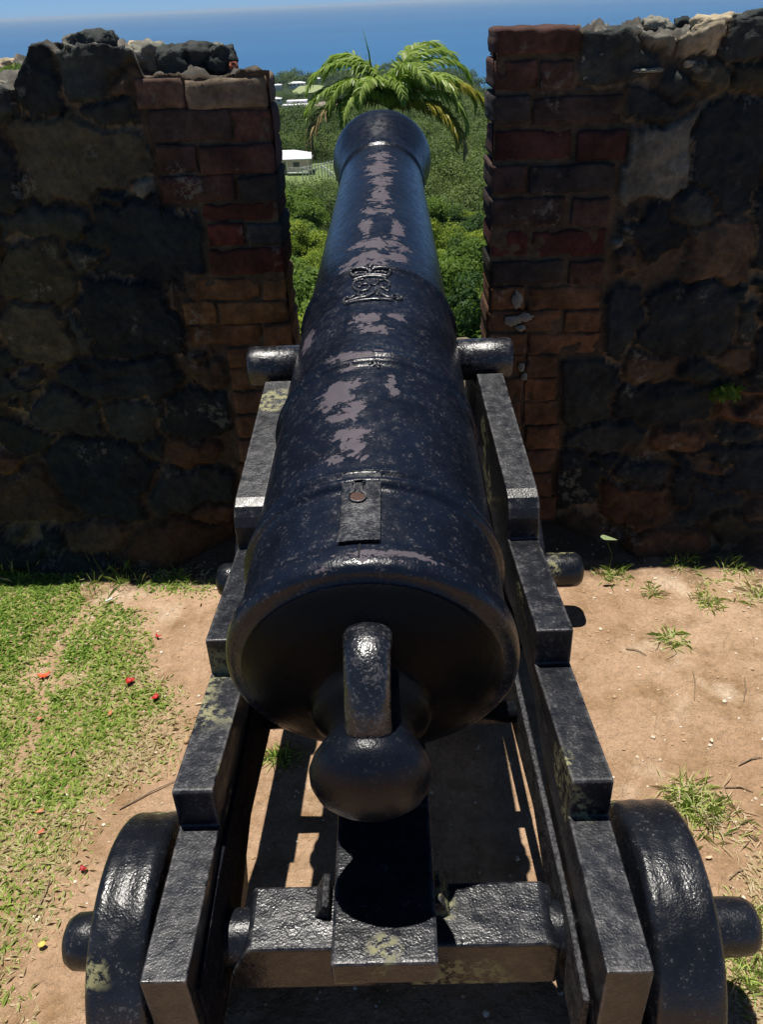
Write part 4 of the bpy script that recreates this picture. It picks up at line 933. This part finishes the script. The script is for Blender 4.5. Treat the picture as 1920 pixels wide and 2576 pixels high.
# worn diagonal track through the grass
tr_x = np.interp(dy, [1300, 1400, 1500, 1600, 1700, 1800], [195, 130, 95, 75, 20, -60]); dens *= 1-.8*np.exp(-((dx-tr_x)/18)**2)*(dy < 1760)
right = np.clip((dx-np.interp(dy, [1780, 1900, 2000, 2216], [1700, 1575, 1555, 1585]))/60, 0, 1)*(dy > 1780)
right = np.maximum(right, np.exp(-((dy-1262)/14)**2)*(dx > 1500)*.25)
edge = np.exp(-((dy-1262)/22)**2)*(dx > 300)*(dx < 470)*.5
dens = np.where(dx < 800, np.maximum(dens, edge), right*.75)
dens = np.where((x < -1.3) & (dx < -10), .8, dens)
keep = r.random(n_) < dens*np.clip((clump-.40)*4.5+(cl2-.5)*1.6+1.5, 0.03, 1)
keep &= ~((np.abs(x+.03) < .50) & (y < 1.9)); x = x[keep]; y = y[keep]; z = z[keep]; dyk = dy[keep]; clk = clump[keep]; dxk = dx[keep]
dry = np.clip(.12+(.55-clk)*1.5+(dyk-1420)/900+(r.random(len(x))-.5)*.75+np.clip((dxk-120)/500, 0, .6), 0, 1)
T = np.clip(.0+dry*.85+r.normal(0, .13, len(x)), 0, 1)
V, F, TT = blades(np.c_[x, y, z-.002], .010+.024*r.random(len(x))**1.5, .0035+.0045*r.random(len(x)), T, r, lean=1.5)
print('grass blades', len(x), 'trees', cnt, 'far leaves', len(C))
obj('grass', mesh('grass', V, F, M_grass, False, TT), kind='stuff', label='short broad-leaved turf growing over the bare earth')
# tufts one can count
def tuft(cx_, cy_2, n, L, lab, dryf=.3, spread=.02, flat=1.0, zz=0.):
    p = atz(cx_, cy_2, 0.); r = np.random.default_rng(int(cx_*7+cy_2)); 
    C = np.c_[r.normal(0, spread, n), r.normal(0, spread, n), np.zeros(n)]
    n = int(n*1.7); C = np.c_[r.normal(0, spread, n), r.normal(0, spread, n), np.zeros(n)]
    V, F, T = blades(C, L*(.5+.7*r.random(n)), .0016+.0016*r.random(n), np.clip(r.normal(dryf, .25, n), 0, 1), r, lean=flat)
    o = obj('grass_tuft', mesh('grass_tuft', V, F, M_grass, False, T)); o.location = (p[0], p[1], float(gz0(p[0], p[1])[0])-.003)
    o['label'] = lab; o['category'] = 'grass tuft'; o['group'] = 'grass tufts on the bare earth'; return o
tuft(1505, 1740, 300, .075, 'big green and straw grass tuft behind the right rear wheel', .45, .035, 1.1)
tuft(1568, 1778, 90, .07, 'straw-coloured sprawl of grass beside the big tuft', .8, .04, 1.6)
tuft(1455, 1385, 70, .07, 'small flat green grass tuft alone in the middle of the bare earth on the right', .35, .02, 2)
tuft(1530, 1305, 80, .06, 'small spiky grass tuft just below the wall shadow on the right', .45, .02, 1.5)
tuft(1330, 1245, 70, .06, 'low grass tuft at the shadow edge nearest the right front axle', .2, .03, 1.2)
tuft(1412, 1283, 45, .05, 'little dry tuft below the shadow edge, between two larger tufts', .6, .012, 1.2)
tuft(1475, 1222, 50, .06, 'upright green tuft standing in the wall shadow edge', .15, .03, .8)
tuft(1590, 1228, 40, .07, 'thin tuft at the shadow edge near the right side', .3, .02, .8)
tuft(1225, 1650, 25, .05, 'few dry stalks beside the right cheek of the carriage', .8, .02, 1.8)
tuft(1640, 1290, 120, .07, 'wide dry tuft at the right edge below the wall', .65, .035, 1.6)
tuft(385, 1255, 60, .06, 'small leafy tuft at the shadow edge left of the left front axle', .1, .025, .9)
tuft(240, 1255, 60, .09, 'tall thin tuft at the shadow edge on the left', .2, .05, .6)
tuft(20, 1240, 60, .09, 'thin tuft at the shadow edge at the far left', .2, .05, .6)
tuft(605, 1645, 90, .05, 'green tuft on the lit strip of earth under the carriage', .2, .02, 1)
tuft(1600, 2120, 100, .06, 'green tuft beside the right rear wheel near the bottom corner', .25, .035, .9)
tuft(1632, 2010, 110, .08, 'pale tuft to the right of the right rear axle end', .55, .035, 1.2)
tuft(395, 2150, 60, .05, 'short tuft tucked against the left rear wheel', .3, .03, 1)
# pebbles and crumbs: uncountable grit
pm = MB(); rg = random.Random(8); bv, bf = ico(0)
for k in range(3200):
    x = rg.uniform(-1.3, 1.6); y = rg.uniform(.6, 2.6); s_ = rg.choice([.0016, .002, .0025, .003, .0045]) * rg.uniform(.7, 1.4)
    if k % 90 == 0: s_ = rg.uniform(.006, .009)
    z = float(gz0(x, y)[0]); pm.add([(x+v[0]*s_*rg.uniform(.8, 1.3), y+v[1]*s_*rg.uniform(.8, 1.3), z+s_*.25+v[2]*s_*.7) for v in bv], bf)
t = NT('grit'); gn = t.noise(9, 2); t.set(t.mix(t.ramp(t.noise(31, 1), (.5, 0.), (.62, 1.)), (.42, .28, .16), (.70, .62, .50)), .9); obj('grit', mesh('grit', pm.verts(), pm.F, t.m, False), kind='stuff', label='pale crumbs and small pebbles on the earth')
# twigs
t = NT('dry twig'); M_twig = t.set(t.mix(t.noise(40, 2), (.13, .08, .045), (.40, .30, .19)), .85)
tw = [((1545, 1790), (1560, 1798), 'dark bent twig right of the big grass tuft'), ((1570, 1700), (1632, 1710), 'thin straw twig above the big grass tuft'), ((1640, 1815), (1600, 1800), 'thin dark twig near the right edge'), ((1610, 1880), (1580, 1900), 'short twig above the right axle end'), ((1600, 1655), (1650, 1640), 'thin brown twig at the right edge'), ((260, 1755), (385, 1690), 'long thin straight stalk left of the carriage'), ((75, 1985), (110, 1900), 'brown curved stalk at the lower left'), ((1500, 1455), (1503, 1520), 'pale wispy stalk standing on the bare earth'), ((1612, 1470), (1610, 1520), 'second pale wispy stalk farther right'), ((480, 1235), (515, 1218), 'thin stalk curving over by the left front axle end'), ((1720-60, 2000), (1600, 1960), 'forked twig beside the right axle end'), ((1355, 1405), (1400, 1418), 'tiny twig near the middle of the bare earth')]
for (a, b, lab) in tw:
    p = atz(*a, .004); q = atz(*b, .004); m_ = (p+q)/2+np.array([.006, .008, .006]); p[2] = gz0(p[0], p[1])[0]+.003; q[2] = gz0(q[0], q[1])[0]+.003; m_[2] = gz0(m_[0], m_[1])[0]+.006
    V, F = tube([tuple(p-p), tuple(m_-p), tuple(q-p)], [.0018, .0022, .001], 5); o = obj('twig', mesh('twig', V, F, M_twig), label=lab, category='twig', group='twigs on the ground'); o.location = tuple(p)
# fallen petals and leaves
def flatleaf(name, cat, cx_, cy_2, L, Wd, rot, colr, lab, curl=.25, petals=1):
    L *= .66; Wd *= .66
    p = atz(cx_, cy_2, 0.); V = []; F = []; 
    for pt in range(petals):
        ro = rot+pt*1.9; k = len(V); n = 8
        for i in range(n+1):
            f = i/n; w_ = Wd*math.sin(math.pi*(.06+.9*f))**.8*.5; zz = .003+curl*L*.6*(f-.4)**2+pt*.002
            for s_ in (-1, 0, 1): u = (f-.3*(petals > 1)-.5*(petals == 1))*L; V.append((math.cos(ro)*u-math.sin(ro)*s_*w_, math.sin(ro)*u+math.cos(ro)*s_*w_, zz+abs(s_)*Wd*.22))
        for i in range(n):
            for s_ in (0, 1): q = k+i*3+s_; F.append((q, q+1, q+4, q+3))
    key = 'petal %.2f %.2f %.2f' % colr
    mt = bpy.data.materials.get(key) or plain(key, colr, .5, 60, .25, .001)
    o = obj(name, mesh(name, V, F, mt), label=lab, category=cat); o.location = (p[0], p[1], float(gz0(p[0], p[1])[0])+(.006 if cx_ < 400 else .002)); return o
RD = (.42, .02, .015)
flatleaf('fallen_petal', 'petal', 96, 1466, .05, .022, 1.0, (.75, .09, .02), 'orange and red fallen flower petal in the grass at the far left', .3, 2)
flatleaf('fallen_petal', 'petal', 283, 1480, .035, .026, .6, RD, 'deep red crumpled petal in the middle of the left turf', .4, 3)
flatleaf('fallen_petal', 'petal', 340, 1513, .032, .024, 2.0, RD, 'bright red petal at the turf edge, nearest the carriage', .4, 2)
flatleaf('fallen_petal', 'petal', 342, 1382, .032, .012, .2, RD, 'small red petal on the bare earth above the others', .4, 2)
flatleaf('fallen_petal', 'petal', 182, 1890, .024, .016, .2, (.35, .03, .03), 'dark red petal in the lower left turf', .4, 2)
flatleaf('fallen_petal', 'petal', 92, 1808, .03, .014, .7, (.5, .10, .05), 'dull red petal in the lower left turf, far from the carriage', .2, 1)
flatleaf('fallen_leaf', 'leaf', 240, 1548, .03, .018, 1.6, (.42, .17, .07), 'small brown-orange leaf left of the red petals', .3)
flatleaf('fallen_leaf', 'leaf', 90, 1808-45, .032, .015, .5, (.50, .20, .09), 'orange-brown leaf lying in the turf at the left', .3)
flatleaf('fallen_leaf', 'leaf', 95, 2052, .028, .022, .3, (.55, .46, .10), 'yellow leaf on the earth left of the left rear axle end', .3)
flatleaf('fallen_leaf', 'leaf', 88, 1556, .026, .014, .3, (.46, .14, .07), 'reddish leaf in the turf below the worn track', .3)
flatleaf('fallen_leaf', 'leaf', 1540, 1605, .022, .014, 1.4, (.62, .50, .35), 'pale dry leaf on the bare earth at the right', .3)
flatleaf('fallen_leaf', 'leaf', 1535, 1855, .026, .012, .1, (.60, .44, .28), 'dry curled leaf above the big grass tuft', .4)
flatleaf('fallen_leaf', 'leaf', 1287, 1600, .03, .013, -.5, (.6, .43, .26), 'dry curled leaf close to the right cheek', .4)
flatleaf('fallen_leaf', 'leaf', 320, 1250+5, .026, .018, .5, (.55, .30, .12), 'brown curled leaf at the shadow edge on the left', .5)
flatleaf('fallen_leaf', 'leaf', 255, 1238, .03, .014, 1.5, (.62, .22, .07), 'orange leaf upright at the shadow edge left of the dirt', .5)
flatleaf('bark_chip', 'wood chip', 430, 1520+262-1520+1520-262, .035, .009, .25, (.60, .48, .32), 'pale splinter on the earth beside the left cheek', .1)
V, F = tube([(0, 0, 0), (.022, .014, .002)], .004, 10); p = atz(230, 1308, .006)
o = obj('paper_scrap', mesh('paper_scrap', V, F, plain('paper', (.85, .85, .82), .6, 30, .05, .0005)), label='small white rolled scrap at the top of the left turf', category='litter'); o.location = (p[0], p[1], float(gz0(p[0], p[1])[0])+.014)
bv, bf = ico(2); p = atz(403, 1600, .01)
o = obj('seed_pod', mesh('seed_pod', [(v[0]*.008, v[1]*.011, v[2]*.007) for v in bv], bf, plain('nut', (.42, .28, .15), .6, 50, .2, .001)), label='round brown nut lying beside the left cheek', category='nut'); o.location = (p[0], p[1], float(gz0(p[0], p[1])[0])+.006)
# sapling leaf catching the sun before the right wall
p = aty(1310, 1160, 2.36); g = float(gz0(p[0]+.02, 2.40)[0]); sp_ = thing('seedling', 'single pointed pale green leaf catching the sun before the right wall', 'seedling', (p[0]+.03, 2.38, g))
V, F = tube([(0, 0, 0), (.01, .0, (p[2]-g)*.5), (-.03, -.02, p[2]-g)], [.0009, .0008, .0006], 5); obj('stem', mesh('stem', V, F, M_leaf[1], tint=np.full(len(V), .3)), sp_)
V = []; F = []
for i in range(9):
    f = i/8; w_ = .017*min(1, f*5+.15)*(1-f)**.8
    for s_ in (-1, 0, 1): V.append((-.045+.06*f, -.02+s_*w_*.6, p[2]-g-.002-.016*f-abs(s_)*0+s_*w_*.35))
for i in range(8):
    for s_ in (0, 1): q = i*3+s_; F.append((q, q+1, q+4, q+3))
obj('leaf', mesh('leaf', V, F, leafmat('pale leaf', (.35, .45, .2), (.4, .5, .25)), tint=np.full(len(V), .9)), sp_)
# ferns growing in the masonry
def fern(x, y, z, s_, lab, seed):
    r = np.random.default_rng(seed); n = 90; C = np.c_[r.normal(0, .018*s_, n), r.normal(0, .01, n), r.random(n)*.03*s_]
    V, F = leaves(C, np.tile([0, -1., .5], (n, 1)), np.full(n, .034*s_), r, .4); o = obj('wall_plant', mesh('wall_plant', V, F, M_leaf[1], False, np.repeat(r.random(n), 4)), label=lab, category='plant'); o.location = (x, y, z)
p = aty(33, 152, 3.0); fern(p[0], 3.0, p[2]-.04, 1.5, 'small sunlit green plant on top of the wall at the far left', 1)
p = W(1568, 585+640/2.5266); fern(p[0], WY-.04, p[1]-.02, 1.2, 'small dark green weed rooted in the right wall face', 2)
p = W(165, 585+1310/2.5266); fern(p[0], WY-.04, p[1]-.02, 1.1, 'tiny weed low on the left wall face', 3)

# ------------------------------------------------------------------ sea air
mb = MB(); mb.box(-51000, 51000, -40, 51000, ZSEA-8, 3.6)
hm_ = bpy.data.materials.new('sea haze'); hm_.use_nodes = True; hn = hm_.node_tree; hn.nodes.clear()
ho_ = hn.nodes.new('ShaderNodeOutputMaterial'); pv_ = hn.nodes.new('ShaderNodeVolumePrincipled'); pv_.inputs['Color'].default_value = (.62, .80, 1., 1); pv_.inputs['Density'].default_value = .00004; pv_.inputs['Anisotropy'].default_value = 0.
hn.links.new(pv_.outputs[0], ho_.inputs['Volume'])
obj('haze', mesh('haze', mb.verts(), mb.F, hm_, False), kind='stuff', label='thin blue sea haze over the valley and the water')
